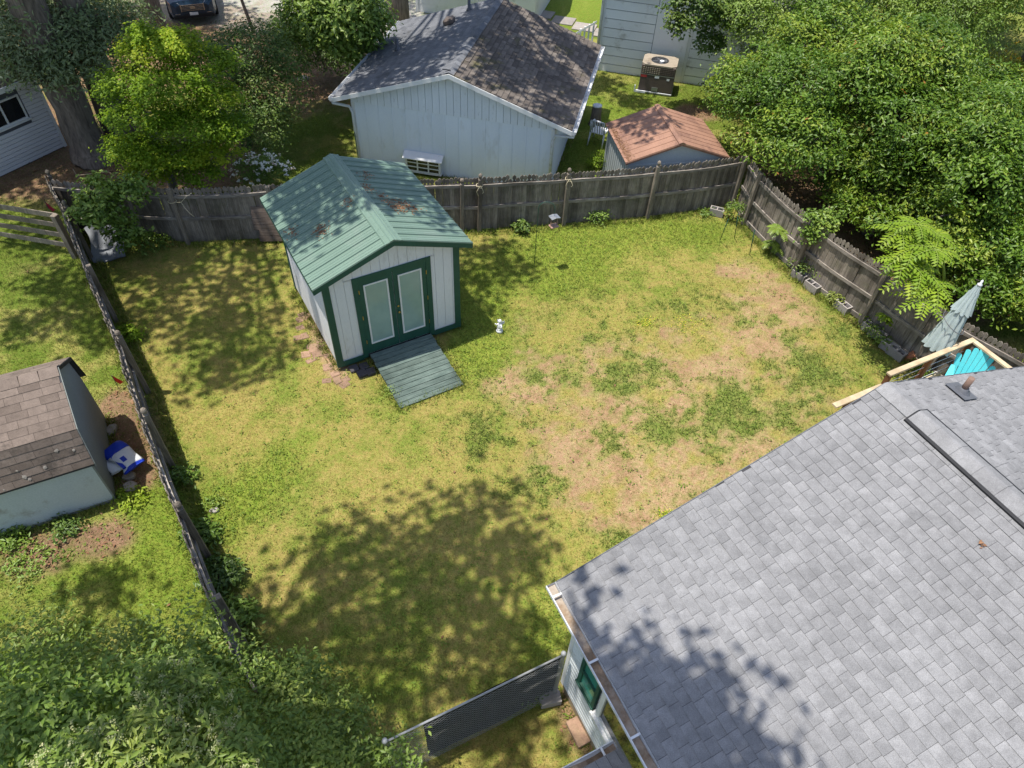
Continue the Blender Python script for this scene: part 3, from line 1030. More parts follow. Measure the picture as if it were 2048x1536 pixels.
def fence_run(name, label, P, side, posts, zr1=1.36, zr2=.72, zr3=None, ph=1.78, sag=.05, spacing=.1, dark=False, hmul=None, skip=None, lean=0.0, pick_from=0.0):
    """P polyline of post feet; side=+1: rails and posts stand left of the running direction; posts: list of (index, finial?, height)"""
    o = thing(name, label, 'fence', P[0])
    base = Vector(P[0])
    pm = {}
    for (i, fin, h) in posts:
        key = (fin, h)
        if key not in pm:
            pm[key] = post_mesh(h, fin)
            pm[key].materials.append(MAT['fence_dark' if dark else 'fence_post'])
        a, b = P[max(i - 1, 0)], P[min(i + 1, len(P) - 1)]
        d = (b - a).normalized()
        nrm = Vector((-d.y, d.x, 0)) * side
        link('post', pm[key], None, o, P[i] - base + nrm * .0, (lean + rnd.uniform(-.012, .012), rnd.uniform(-.02, .02), math.atan2(d.y, d.x)))
    for i in range(len(P) - 1):
        a, b = P[i], P[i + 1]
        d = b - a
        L = d.length
        yaw = math.atan2(d.y, d.x)
        dn = d.normalized()
        nrm = Vector((-dn.y, dn.x, 0)) * side
        sg = rnd.uniform(.4, 1.1) * sag
        # rails, curved with the sag
        for zr_, hh in ((zr1, .042), (zr2, .042), (zr3, .06)):
            if zr_ is None:
                continue
            m = MB()
            n = 8
            v, f = [], []
            for k in range(n + 1):
                u = k / n
                sgz = -sg * 4 * u * (1 - u) + .008 * math.sin(7 * u + i)
                c = a.lerp(b, u) - base - nrm * .055 + Vector((0, 0, zr_ + sgz)) - nrm * (.02 * math.sin(math.pi * u))
                for (q, r_) in ((-.018, -hh), (.018, -hh), (.018, hh), (-.018, hh)):
                    v.append(c + nrm * q + Vector((0, 0, r_)))
            for k in range(n):
                for q in range(4):
                    f.append((k * 4 + q, k * 4 + (q + 1) % 4, k * 4 + 4 + (q + 1) % 4, k * 4 + 4 + q))
            f += [(0, 1, 2, 3), (n * 4 + 3, n * 4 + 2, n * 4 + 1, n * 4)]
            m.add(v, f)
            m.build('rail', 'fence_dark' if dark else 'fence_rail', o)
        n = max(1, int(round(L / spacing)))
        pick = PICK_D if dark else PICK
        for k in range(n):
            u = (k + .5) / n
            if skip and skip(i, u):
                continue
            sgz = -sg * 4 * u * (1 - u)
            c = a.lerp(b, u) - base - nrm * (.086 + (.011 if k % 2 else 0) + .02 * math.sin(math.pi * u)) + Vector((0, 0, sgz + rnd.uniform(-.012, .012)))
            ob = link('picket', pick[rnd.randrange(3)], None, o, c, (rnd.uniform(-.012, .012), rnd.uniform(-.012, .012), yaw + rnd.uniform(-.05, .05)))
            ob.scale.z = rnd.choice((1, 1, 1, rnd.uniform(.955, 1.02)))
    return o


FB = FENCE_BACK
# the yard side of each run carries rails and posts, the pickets are nailed on the outside
fence_run('picket_fence', 'long weathered grey picket fence across the back, behind the green shed', FB, -1,
          [(1, False, 1.62), (2, False, 1.6), (3, False, 1.6), (4, True, 1.62), (5, True, 1.76), (6, True, 1.78), (7, True, 1.80), (8, False, 1.62)], ph=1.78)
FR = [at(1462, 413) + Vector((.05, -.08, 0))] + FENCE_RIGHT
fence_run('picket_fence', 'sunlit grey picket fence on the right below the evergreen trees', FR, 1 if False else -1,
          [(1, False, 1.62), (2, False, 1.6), (3, False, 1.78), (4, False, 1.6), (5, True, 1.78)], zr3=.08)
FL_ = FENCE_LEFT
fence_run('picket_fence', 'grey picket fence down the left side, seen from above', FL_, 1,
          [(0, True, 1.7), (1, True, 1.74), (2, False, 1.6), (3, True, 1.78), (4, True, 1.78), (5, True, 1.78), (6, False, 1.7)],
          skip=lambda i, u: (i == 6 and u > .6))


def rope(label, p, post_w=.06, tails=2):
    m = MB()
    p = Vector(p)
    pts = [p + Vector((math.cos(a) * .085, math.sin(a) * .085, .012 * math.sin(3 * a))) for a in np.linspace(0, 2 * math.pi, 14)]
    m.tube(pts, .009, 6)
    f = p + Vector((0.03, -.085, 0))
    m.tube([f + Vector((.03 * math.cos(a), -.01, .03 * math.sin(a))) for a in np.linspace(0, 6.3, 10)], .011, 6)
    for k in range(tails):
        s_ = 1 if k else -1
        m.tube([f, f + Vector((.05 * s_, -.04, -.02)), f + Vector((.09 * s_, -.05, -.12)), f + Vector((.05 * s_, -.06, -.24 + .08 * k))], .008, 6)
    o = m.build('rope', 'rope', None, smooth=True)
    return tag(o, label, 'rope', 'ropes knotted round fence posts')


rope('pale rope knotted round the dark finial post beside the shed', FB[5] + Vector((0, -.0, 1.42)))
rope('pale rope knotted round the finial post behind the bird feeder', FB[6] + Vector((0, -.0, 1.46)))
rp = MB()
q = FB[1] + Vector((0, -.08, 1.3))
rp.tube([q + Vector((math.cos(a) * .1, .05 + math.sin(a) * .1, 0)) for a in np.linspace(0, 6.28, 12)], .009, 6)
rp.tube([q + Vector((.1, 0, 0)), q + Vector((.28, -.05, .05)), q + Vector((.45, -.06, .22)), q + Vector((.62, -.05, .33))], .009, 6)
rp.tube([q + Vector((.28, -.05, .05)), q + Vector((.33, -.07, -.1)), q + Vector((.42, -.08, -.25)), q + Vector((.5, -.08, -.34))], .009, 6)
tag(rp.build('rope', 'rope', None, smooth=True), 'loose yellowish rope end tied to the shaded fence post left of the shed', 'rope', 'ropes knotted round fence posts')

# old board leaning on the fence behind the shed's left eave
lb = thing('leaning_planks', 'weathered brown plank panel leaning on the back fence beside the shed', 'planks', at(545, 490) + Vector((0, .1, 0)), .12)
for i in range(6):
    z = .05 + i * .16
    x0 = -.42 + (.1 if i in (0, 1) else 0) + rnd.uniform(-.03, .03)
    MB().bevel_box(x0, -.02, z, .95, .02, z + .15, .006, Matrix.Rotation(-.22, 4, 'X')).build('plank', 'old_board', lb)
MB().box(.5, .021, .04, .6, .05, .98, Matrix.Rotation(-.22, 4, 'X')).build('batten', 'old_board', lb)

# dark bin / sheet in the fence corner
tb = MB()
n = 10
vs, fs = [], []
for i in range(n + 1):
    for j in range(7):
        u, v_ = i / n, j / 6
        vs.append((-.38 + .76 * v_ + .05 * math.sin(5 * u), -.1 - .75 * u + .05 * math.sin(4 * v_ + 2 * u), .55 * (1 - u) ** 1.3 + .07 * math.sin(6 * v_ + 3 * u) * (1 - u * .5) + .04))
for i in range(n):
    for j in range(6):
        a = i * 7 + j
        fs.append((a, a + 1, a + 8, a + 7))
b0 = len(vs)
vs += [(x, y, max(z - .03, -.02)) for x, y, z in vs]
fs += [tuple(b0 + q for q in f[::-1]) for f in fs]
tb.add(vs, fs)
o = tb.build('tarp', 'tarp', None, smooth=True)
o.location = at(205, 490) + Vector((.1, .15, 0))
o.rotation_euler = (0, 0, .5)
tag(o, 'grey plastic sheet lying in the shaded left corner of the fence', 'tarp')

# board fence of the left neighbour
pf = thing('board_fence', 'low brown board fence of horizontal rails at the left edge', 'fence', at(160, 515))
a0, a1 = at(160, 515), at(-260, 445)
dr_ = (a1 - a0)
for i, u in enumerate((0.02, .5, .98)):
    c = dr_ * u
    MB().bevel_box(-.07, -.07, -.1, .07, .07, 1.25, .01, Matrix.Translation(c) @ Matrix.Rotation(math.atan2(dr_.y, dr_.x), 4, 'Z')).build('post', 'fence_post', pf)
for i in range(2):
    for z in (.28, .58, .88, 1.17):
        c0, c1 = dr_ * (i * .48 + .02), dr_ * (i * .48 + .5)
        T = Matrix.Translation(c0) @ Matrix.Rotation(math.atan2(dr_.y, dr_.x), 4, 'Z')
        MB().bevel_box(0, -.098, z - .07, (c1 - c0).length, -.072, z + .07, .006, T).build('rail', 'fence_post', pf)
MB().box(-.04, -.04, 1.02, .55, .0, 1.10, Matrix.Translation((0.1, 0, 0)) @ Matrix.Rotation(.5, 4, 'Z')).build('rail', 'fence_rail', pf)


# ------------------------------------------------------------------ shingled roofs
def shingle_slope(parent, mat, o, ax, upv, nrm, length, slope_len, expo, tab=(.17, .42), grad=.0, max_parts=0, thick=.012, name='shingle', seed=1, jitter=.004, to_world=None):
    """o: eave corner; ax: unit along eave; upv: unit up the slope; nrm: outward"""
    g = random.Random(seed)
    tabs = []
    nc = int(slope_len / expo)
    ex = slope_len / nc
    for i in range(nc):
        p = -g.uniform(0, tab[1])
        while p < length:
            w = g.uniform(*tab)
            a, b = max(p, 0), min(p + w, length)
            if b - a > .03:
                tabs.append((i * ex, a, b, g.random(), g.uniform(0, jitter)))
            p += w
    def geo(tb_):
        u, a, b, r_, j = tb_
        gp = .0018
        lo, hi = thick + j, .003 + j * .5
        P = lambda s_, x, h: o + upv * s_ + ax * x + nrm * h
        return [P(u, a + gp, 0), P(u, b - gp, 0), P(u + ex, b - gp, 0), P(u + ex, a + gp, 0), P(u, a + gp, lo), P(u, b - gp, lo), P(u + ex, b - gp, hi), P(u + ex, a + gp, hi)]
    BF = [(4, 5, 6, 7), (0, 4, 7, 3), (1, 2, 6, 5), (0, 1, 5, 4), (3, 7, 6, 2), (0, 3, 2, 1)]
    flip = (ax.cross(upv)).dot(nrm) < 0
    if flip:
        BF = [f[::-1] for f in BF]
    big = set()
    if max_parts:
        cen = np.array([tuple(to_world @ (o + upv * (t_[0] + ex / 2) + ax * ((t_[1] + t_[2]) / 2))) for t_ in tabs])
        p2 = project(cen)
        dist = np.linalg.norm(cen - np.array([0, 0, CAM_H]), axis=1)
        inn = (p2[:, 0] > 0) & (p2[:, 0] < 2048) & (p2[:, 1] > 0) & (p2[:, 1] < 1536)
        score = np.where(inn, np.array([t_[2] - t_[1] for t_ in tabs]) / dist ** 2, -1)
        big = set(k for k in np.argsort(-score)[:max_parts] if score[k] > 0)
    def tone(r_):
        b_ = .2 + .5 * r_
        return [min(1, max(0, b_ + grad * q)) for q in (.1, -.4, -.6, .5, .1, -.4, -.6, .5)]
    rest, rv = MB(), []
    for k, t_ in enumerate(tabs):
        v = geo(t_)
        if k in big:
            MB().add(v, BF).build(name, mat, parent, rv=tone(t_[3]))
        else:
            rest.add(v, BF)
            rv += tone(t_[3])
    if rest.v:
        rest.build(name + '_courses', mat, parent, rv=rv, kind='stuff')


def gutter(parent, mat, o, ax, out, length, w=.11, h=.10, debris=True, hanger=.85, name='gutter'):
    """open trough; o: inner top corner at the roof edge, ax along, out outward"""
    z = Vector((0, 0, 1))
    prof = [(0, 0), (0, -h), (w * .7, -h), (w, -h * .45), (w, 0), (w + .012, 0), (w + .012, -h * .5), (w * .75, -h - .008), (-.004, -h - .008), (-.004, 0)]
    m = MB()
    n = len(prof)
    v = [o + out * u + z * q for u, q in prof] + [o + ax * length + out * u + z * q for u, q in prof]
    f = [(i, (i + 1) % n, n + (i + 1) % n, n + i) for i in range(n)]
    m.add(v, f)
    for e in (0, length):
        P = o + ax * e
        m.add([P, P + z * -h, P + out * w * .7 - z * h, P + out * w - z * h * .45, P + out * w], [(0, 1, 2, 3, 4)])
    gt = m.build(name, mat, parent)
    if debris:
        d = MB()
        k = int(length / .12)
        vv, ff = [], []
        for i in range(k + 1):
            p = o + ax * (length * i / k)
            hh = -h * (.55 + .25 * math.sin(i * .7) * math.sin(i * .23 + 1))
            vv += [p + out * .004 + z * hh, p + out * (w * .95) + z * (hh - .005)]
        for i in range(k):
            ff.append((2 * i, 2 * i + 1, 2 * i + 3, 2 * i + 2))
        d.add(vv, ff)
        d.build('debris', 'gutter_debris', gt)
    s_ = .15
    while s_ < length:
        p = o + ax * s_
        MB().add([p, p + ax * .025, p + ax * .025 + out * (w + .012), p + out * (w + .012), p + z * .008, p + ax * .025 + z * .008, p + ax * .025 + out * (w + .012) + z * .008, p + out * (w + .012) + z * .008],
                 [(0, 3, 2, 1), (4, 5, 6, 7), (0, 1, 5, 4), (1, 2, 6, 5), (2, 3, 7, 6), (3, 0, 4, 7)]).build('hanger', mat, gt)
        s_ += hanger
    return gt


# ------------------------------------------------------------------ main house (bottom right)
HO, HYAW = Vector((.657, 3.894, 0)), .49226
HM = Matrix.Translation(HO) @ Matrix.Rotation(HYAW, 4, 'Z')


def make_house():
    t = thing('house', 'house with light grey shingle roof and ridge vent in the lower right corner', 'house', HO, HYAW)
    ze, zr, hs, Ln = 3.571, 5.089, 4.506, 10.0
    sl = (zr - ze) / hs
    X, Y, Z = Vector((1, 0, 0)), Vector((0, 1, 0)), Vector((0, 0, 1))
    rf = MB().prism([(0, ze - .02), (hs, zr - .02), (2 * hs, ze - .02), (2 * hs, ze - .09), (hs, zr - .1), (0, ze - .09)], -Ln, 0).build('roof', 'roof_felt', t)
    c, s_ = math.cos(math.atan(sl)), math.sin(math.atan(sl))
    slen = hs / c
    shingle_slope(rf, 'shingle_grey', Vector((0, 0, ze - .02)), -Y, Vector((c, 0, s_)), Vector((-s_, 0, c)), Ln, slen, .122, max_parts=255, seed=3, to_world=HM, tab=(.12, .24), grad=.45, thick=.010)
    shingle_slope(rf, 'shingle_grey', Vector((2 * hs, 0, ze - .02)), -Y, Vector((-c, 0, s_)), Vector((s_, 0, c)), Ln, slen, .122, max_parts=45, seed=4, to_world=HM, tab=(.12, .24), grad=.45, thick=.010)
    # ridge: flush caps near the rake, then a raised vent with caps on top
    def cap(y0, y1, lift, w, nm, mat, rv):
        z0 = zr - .02 + lift
        p = [(hs - w, z0 - sl * w), (hs - .02, z0 + .006), (hs + .02, z0 + .006), (hs + w, z0 - sl * w), (hs + w, z0 - sl * w - .008), (hs, z0 - .006), (hs - w, z0 - sl * w - .008)]
        MB().prism(p, y0, y1).build(nm, mat, rf, rv=rv)
    cap(-.25, -.002, .020, .15, 'ridge_cap', 'shingle_grey', .8)
    cap(-.5, -.25, .024, .15, 'ridge_cap', 'shingle_grey', .5)
    m = MB()
    w = .195
    m.prism([(hs - w, zr - .02 - sl * w + .034), (hs, zr + .010), (hs + w, zr - .02 - sl * w + .034), (hs + w, zr - .02 - sl * w + .008), (hs, zr - .015), (hs - w, zr - .02 - sl * w + .008)], -Ln, -.505)
    m.build('ridge_vent', 'black', rf)
    y = -.52
    i = 0
    while y > -Ln + .3:
        cap(y - .3, y - .003, .036 + (i % 2) * .002, .16, 'ridge_cap', 'shingle_grey', rnd.uniform(.2, .6))
        y -= .3
        i += 1
    # rake drip edge
    for sd in (0, 1):
        a = 0 if sd == 0 else 2 * hs
        MB().prism([(a, ze - .008), (hs, zr - .008), (hs, zr - .03), (a, ze - .03)], .001, .012).build('drip_edge', 'lead_and_gap_shade', rf)
        MB().prism([(a, ze - .05), (hs, zr - .05), (hs, zr - .17), (a, ze - .17)], .0015, .009).build('rake_board', 'white_paint', rf)
    # pipe vent on the far slope
    p = Vector((hs + 1.3, -.32, zr - sl * 1.3))
    vt = MB().lathe([(.115, -.03), (.10, .03), (.06, .05), (.058, .09)], 14, Matrix.Translation(p)).build('vent_boot', 'lead_and_gap_shade', rf, smooth=True)
    MB().box(p.x - .17, p.y - .15, p.z + .012, p.x + .17, p.y + .17, p.z + .018, Matrix.Translation(p) @ Matrix.Rotation(math.atan(sl), 4, 'Y') @ Matrix.Translation(-p)).build('flashing', 'lead_and_gap_shade', rf)
    MB().lathe([(.04, 0), (.04, .27), (.03, .272)], 12, Matrix.Translation(p)).build('vent_pipe', 'pipe_brown', vt, smooth=True)
    # a dry leaf on the roof
    V, F, rv = leaves_arrays(np.array([[hs - .62, -2.05, zr - sl * .62 + .01]] * 8), np.tile([[0, 0, 1.]], (8, 1)), 1, .05, .02, 1.5)
    link('dry_leaf', np_mesh('dry_leaf', V, F, {'rnd': rv}), 'litter', rf)
    # fascia, soffit and gutter on the yard side
    MB().box(.0, -Ln, ze - .2, .022, -.001, ze - .035).build('fascia', 'white_paint', t)
    MB().box(.023, -Ln, ze - .2, .42, -.021, ze - .185).build('soffit', 'white_paint', t)
    gutter(t, 'gutter_white', Vector((-.003, .02, ze - .03)), -Y, -X, Ln, .115, .10)
    # yard-side wall: foundation, clapboards, trim
    xw = .33
    MB().box(xw + .03, -Ln, -.1, 8.7, -.17, .30).build('foundation', 'foundation', t)
    MB().box(xw + .02, -Ln + .02, .301, 8.72, -.15, ze - .21).build('wall_core', 'lead_and_gap_shade', t)  # dark core colour stands in for shadow lines between clapboards
    win = (-.905, -.47, 1.2, 2.13)           # y0,y1,z0,z1 of the green window
    pic = (-3.2, -.97, 1.2, 2.7)
    z = .27
    while z < ze - .22:
        z1 = min(z + .125, ze - .215)
        cuts = [(-Ln, -.145)]
        for (y0, y1, q0, q1) in (win, pic):
            if z1 > q0 and z < q1:
                nc = []
                for a, b in cuts:
                    if y0 > a and y1 < b:
                        nc += [(a, y0 - .03), (y1 + .03, b)]
                    else:
                        nc.append((a, b))
                cuts = nc
        for a, b in cuts:
            MB().prism([(xw + .018, z), (xw - .002, z), (xw - .002, z1 - .016), (xw + .018, z1 - .016)], a, b).build('clapboard', 'house_siding', t)
        z = z1
    MB().box(xw + .02, -.149, .30, 8.72, -.135, ze - .2).build('gable_wall', 'house_siding', t)
    gb = MB().prism([(xw + .1, ze - .2), (8.6, ze - .2), (hs, zr - .2)], -.149, -.135).build('gable', 'house_siding', t)
    MB().box(xw - .012, -.2, .26, xw - .001, -.13, ze - .21).build('corner_board', 'white_paint', t)
    # green window
    y0, y1, z0, z1 = win
    w_ = MB()
    for (a, b, c_, d) in ((y0, y0 + .06, z0, z1), (y1 - .06, y1, z0, z1), (y0 + .06, y1 - .06, z0, z0 + .06), (y0 + .06, y1 - .06, z1 - .06, z1), (y0 + .06, y1 - .06, 1.66, 1.70)):
        w_.box(xw - .03, a, c_, xw + .015, b, d)
    wn_ = w_.build('window', 'green_paint', t)
    MB().box(xw + .002, y0 + .06, z0 + .06, xw + .008, y1 - .06, 1.66).build('pane', 'green_glass', wn_)
    MB().box(xw + .002, y0 + .06, 1.70, xw + .008, y1 - .06, z1 - .06).build('pane', 'green_glass', wn_)
    MB().box(xw - .045, y0 - .02, z0 - .03, xw + .01, y1 + .02, z0 - .002).build('sill', 'green_paint', wn_)
    # big picture window
    y0, y1, z0, z1 = pic
    w_ = MB()
    for (a, b, c_, d) in ((y0, y0 + .08, z0, z1), (y1 - .08, y1, z0, z1), (y0 + .08, y1 - .08, z0, z0 + .08), (y0 + .08, y1 - .08, z1 - .08, z1)):
        w_.box(xw - .03, a, c_, xw + .015, b, d)
    wn_ = w_.build('window', 'white_paint', t)
    MB().box(xw - .001, y0 + .08, z0 + .08, xw + .006, y1 - .08, z1 - .08).build('pane', 'dark_glass', wn_)
    MB().box(xw - .08, y0 - .06, z0 - .06, xw + .01, y1 + .06, z0 - .002).build('sill', 'white_paint', wn_)
    # small porch roof below the gutter
    pr = MB().prism([(-1.78, 3.0), (-6.5, 4.4), (-6.5, 4.32), (-1.78, 2.93)], -2.4, -.13, 'yz').build('porch_roof', 'roof_felt', t)
    c2, s2 = math.cos(math.atan(1.4 / 4.72)), math.sin(math.atan(1.4 / 4.72))
    shingle_slope(pr, 'shingle_grey', Vector((-.13, -1.78, 3.0)), -X, Vector((0, -c2, s2)), Vector((0, s2, c2)), 2.27, 2.2, .148, max_parts=20, seed=9, to_world=HM, tab=(.12, .24), grad=.45, thick=.010)
    MB().box(-2.4, -1.80, 2.86, -.13, -1.781, 2.985).build('porch_fascia', 'white_paint', t)
    gutter(t, 'gutter_white', Vector((-.14, -1.797, 2.98)), -X, Y, 2.26, .11, .09, hanger=.6)
    MB().tube([(-.2, -2.2, 2.9), (-.2, -2.2, .0)], .05, 8).build('porch_post', 'white_paint', t)
    MB().tube([(-2.2, -2.2, 2.9), (-2.2, -2.2, .0)], .05, 8).build('porch_post', 'white_paint', t)
    return t


make_house()


# ------------------------------------------------------------------ white garage behind the fence
def make_garage():
    o, yaw = Vector((-2.136, 18.479, 0)), -.17939
    t = thing('garage', 'white board garage with mossy grey shingle roof behind the fence', 'garage', o, yaw)
    hw, ze, zr, Ln = 3.449, 2.152, 3.26, 6.05
    sl = (zr - ze) / hw
    X, Y = Vector((1, 0, 0)), Vector((0, 1, 0))
    rf = MB().prism([(-hw, ze - .02), (0, zr - .02), (hw, ze - .02), (hw, ze - .09), (0, zr - .1), (-hw, ze - .09)], 0, Ln).build('roof', 'roof_felt', t)
    c, s_ = math.cos(math.atan(sl)), math.sin(math.atan(sl))
    shingle_slope(rf, 'shingle_garage', Vector((-hw, 0, ze - .02)), Y, Vector((c, 0, s_)), Vector((-s_, 0, c)), Ln, hw / c, .145, seed=21, tab=(.25, .4), thick=.01)
    shingle_slope(rf, 'shingle_garage_mossy', Vector((hw, 0, ze - .02)), Y, Vector((-c, 0, s_)), Vector((s_, 0, c)), Ln, hw / c, .145, seed=22, tab=(.16, .34), thick=.018, jitter=.016)
    y = .0
    while y < Ln - .1:
        p = [(-.14, zr - .02 - sl * .14 + .03), (0, zr + .018), (.14, zr - .02 - sl * .14 + .03), (.14, zr - .02 - sl * .14 + .018), (0, zr + .004), (-.14, zr - .02 - sl * .14 + .018)]
        MB().prism(p, y, min(y + .2, Ln)).build('ridge_cap', 'shingle_garage', rf, rv=rnd.uniform(.2, .9))
        y += .202
    for (px, py) in ((-2.5, 2.95), (-.88, 5.4)):
        zz = zr - sl * abs(px)
        MB().lathe([(.1, -.03), (.07, .04), (.05, .05), (.05, .32), (.03, .325)], 10, Matrix.Translation((px, py, zz))).build('vent_pipe', 'lead_and_gap_shade', rf, smooth=True)
    zz = zr - sl * 1.25
    MB().bevel_box(-1.42, 4.25, zz + .02, -1.1, 4.65, zz + .16, .05, Matrix.Translation((-1.25, 4.7, zz)) @ Matrix.Rotation(-math.atan(sl), 4, 'Y') @ Matrix.Translation((1.25, -4.7, -zz))).build('roof_vent', 'ac_brown', rf)
    # small black strap at the ridge end
    MB().box(-.2, .1, zr + .02, .02, .14, zr + .035).build('cable_bracket', 'black', rf)
    yw, xl, xr = .33, -3.05, 2.93
    MB().prism([(xl, -.05), (xr, -.05), (xr, ze + sl * (hw - xr) - .12), (0, zr - .12), (xl, ze + sl * (hw + xl) - .12)], yw + .02, yw + .06).build('front_wall', 'lead_and_gap_shade', t)  # core coloured dark so the panel joints read as shade
    MB().box(xr - .04, yw + .061, -.05, xr - .012, Ln - .2, ze).build('side_wall', 'garage_wall', t)
    MB().box(xl + .012, yw + .061, -.05, xl + .04, Ln - .2, ze).build('side_wall', 'garage_wall', t)
    MB().prism([(xl, -.05), (xr, -.05), (xr, ze), (0, zr - .12), (xl, ze)], Ln - .2, Ln - .17).build('rear_wall', 'garage_wall', t)
    zt = 1.93
    n = 15
    st = (xr - xl) / n
    for i in range(n):
        a = xl + i * st
        MB().bevel_box(a + .006, yw - .0, -.05, a + st - .006, yw + .018, zt - .004, .002).build('wall_panel', 'garage_wall', t)
        MB().box(a + st - .025, yw - .012, -.05, a + st + .01, yw - .001, zt - .004).build('batten', 'garage_wall', t)
    # gable boards, a little proud of the panels below
    a = xl
    w = .205
    while a < xr - .02:
        b = min(a + w, xr)
        poly = [(a + .005, zt), (b - .005, zt), (b - .005, 4), (a + .005, 4)]
        poly = clip_poly(poly, lambda u, q: zr - .1 + sl * u - q)
        poly = clip_poly(poly, lambda u, q: zr - .1 - sl * u - q)
        if len(poly) > 2:
            MB().prism(poly, yw - .03, yw - .002).build('gable_board', 'garage_gable', t)
        a = b
    # side boards on the right wall
    y = yw + .06
    while y < Ln - .25:
        MB().box(xr - .011, y + .005, -.05, xr + .004, min(y + .4, Ln - .2) - .005, ze - .02).build('wall_panel', 'garage_wall', t)
        y += .4
    MB().box(xr - .09, yw - .014, -.05, xr + .012, yw - .0005 - .001, zt - .005).build('corner_board', 'white_paint', t)
    MB().box(xl - .012, yw - .014, -.05, xl + .09, yw - .0015, zt - .005).build('corner_board', 'white_paint', t)
    for sd in (-1, 1):
        MB().prism([(sd * hw, ze - .025), (0, zr - .025), (0, zr - .15), (sd * hw, ze - .15)], -.022, -.001).build('rake_board', 'white_paint', rf)
        MB().box(min(sd * hw, sd * (hw - .02)), .001, ze - .15, max(sd * hw, sd * (hw - .02)), Ln, ze - .03).build('fascia', 'white_paint', rf)
        gutter(rf, 'gutter_white', Vector((sd * (hw + .002), -.03, ze - .025)), Y, X * sd, Ln, .11, .1, debris=False, hanger=1.2)
    # downspouts
    for sd, xw in ((-1, xl), (1, xr)):
        p = Vector((sd * (hw + .05), .06, ze - .12))
        m = MB().tube([p, p + Vector((0, -.02, -.08)), Vector((xw + sd * .05, yw - .08, zt - .12)), Vector((xw - sd * .03, yw - .07, zt - .3)), Vector((xw - sd * .03, yw - .07, .05))], .042, 8)
        m.build('downspout', 'gutter_white', t, smooth=True)
    # window-mounted unit with a small hood
    u0, u1, q0, q1 = -1.44, -.42, .12, .52
    w_ = MB()
    for k in range(4):
        xx = u0 + (u1 - u0) * k / 3
        w_.box(xx - .02, yw - .2, q0, xx + .02, yw - .17, q1)
    for k in range(4):
        zz = q0 + (q1 - q0) * k / 3
        w_.box(u0, yw - .198, zz - .014, u1, yw - .172, zz + .014)
    wd = w_.build('window', 'white_paint', t)
    for k in range(3):
        a, b = u0 + (u1 - u0) * k / 3 + .02, u0 + (u1 - u0) * (k + 1) / 3 - .02
        for j in range(3):
            c0, c1 = q0 + (q1 - q0) * j / 3 + .014, q0 + (q1 - q0) * (j + 1) / 3 - .014
            MB().box(a, yw - .186, c0, b, yw - .18, c1).build('pane', 'dark_glass', wd)
    for xx in (u0 - .03, u1 + .01):
        MB().box(xx, yw - .2, q0 - .03, xx + .02, yw - .013, q1).build('side_panel', 'white_paint', wd)
    MB().prism([(yw - .27, q1 - .0), (yw - .27, q1 + .02), (yw - .013, q1 + .14), (yw - .013, q1 + .1)], u0 - .1, u1 + .1, 'yz').build('hood', 'white_paint', wd)
    MB().box(u0 - .05, yw - .2, q0 - .06, u1 + .05, yw - .013, q0 - .031).build('sill', 'white_paint', wd)
    MB().tube([(xl + .12, yw - .3, 0), (xl + .02, yw - .1, 1.05)], .012, 6).build('garden_stake', 'green_paint', t)
    return t


make_garage()


# ------------------------------------------------------------------ house far behind, air conditioner, sheds
def make_far_house():
    a, b = at(1193, 138), at(1420, 172)
    d = (b - a)
    yaw = math.atan2(d.y, d.x)
    t = thing('house', 'white wide-board house at the top, behind the air conditioner', 'house', a, yaw)
    L, Hh = 8.5, 3.1
    MB().box(.02, .03, -.1, L, 6, Hh).build('wall_core', 'lead_and_gap_shade', t)  # dark core paints the shadow gaps between siding boards
    MB().box(-.02, .0, -.1, 0.07, .06, Hh).build('corner_board', 'white_paint', t)
    ch0, ch1 = 1.95, 3.2
    z = -.05
    while z < Hh - .05:
        z1 = min(z + .32, Hh)
        for (p, q) in ((.075, ch0 - .02), (ch1 + .12, L)):
            MB().prism([(-.012, z), (.029, z), (.029, z1 - .024), (-.004, z1 - .024)], p, q, 'yz').build('siding_board', 'far_wall', t)
        z = z1
    MB().box(ch0, -.05, -.1, ch1, .028, Hh).build('flat_panel', 'far_wall', t)
    MB().box(ch1 + .003, -.02, -.1, ch1 + .115, .028, Hh).build('corner_board', 'white_paint', t)
    MB().prism([(-.35, Hh - .05), (-.35, Hh + .05), (3.2, Hh + 1.5), (6.4, Hh + .05), (6.4, Hh - .05)], -.3, L + .3, 'yz').build('roof', 'shingle_garage', t, rv=.5)
    m = MB().tube([(-.1, -.32, Hh - .1), (-.05, -.1, Hh - .45), (-.05, -.06, Hh - .6), (-.05, -.06, .05)], .05, 8)
    m.build('downspout', 'gutter_white', t, smooth=True)
    # pipes and a meter low on the wall
    m = MB()
    for k in range(4):
        y = -.05 - .02 * k
        m.tube([(4.0 + .1 * k, y, .05 + .1 * k), (4.6, y, .3 + .08 * k), (5.3, y, .25 + .1 * k), (5.5, y, .9)], .02, 6)
    m.build('pipes', 'black', t, smooth=True)
    MB().bevel_box(5.35, -.12, .8, 5.65, -.013, 1.35, .02).build('meter_box', 'grey_metal', t)
    # side stair rail seen beyond the corner
    st = thing('stair_rail', 'white painted lattice stair rail at the corner of the far house', 'railing', a + Vector((-.25, .1, 0)), yaw)
    for k in range(4):
        x = -.1 - .16 * k
        MB().box(x - .03, .4, 0, x + .03, .46, 1.5 - .1 * k).build('baluster', 'white_paint', st)
    MB().prism([(.0, 1.5), (.0, 1.58), (-.75, 1.05), (-.75, .97)], .37, .39).build('handrail', 'white_paint', st)
    MB().prism([(.0, .4), (.0, .48), (-.75, .3), (-.75, .22)], .37, .39).build('handrail', 'white_paint', st)
    return t, a, yaw


far_house, FA, FYAW = make_far_house()


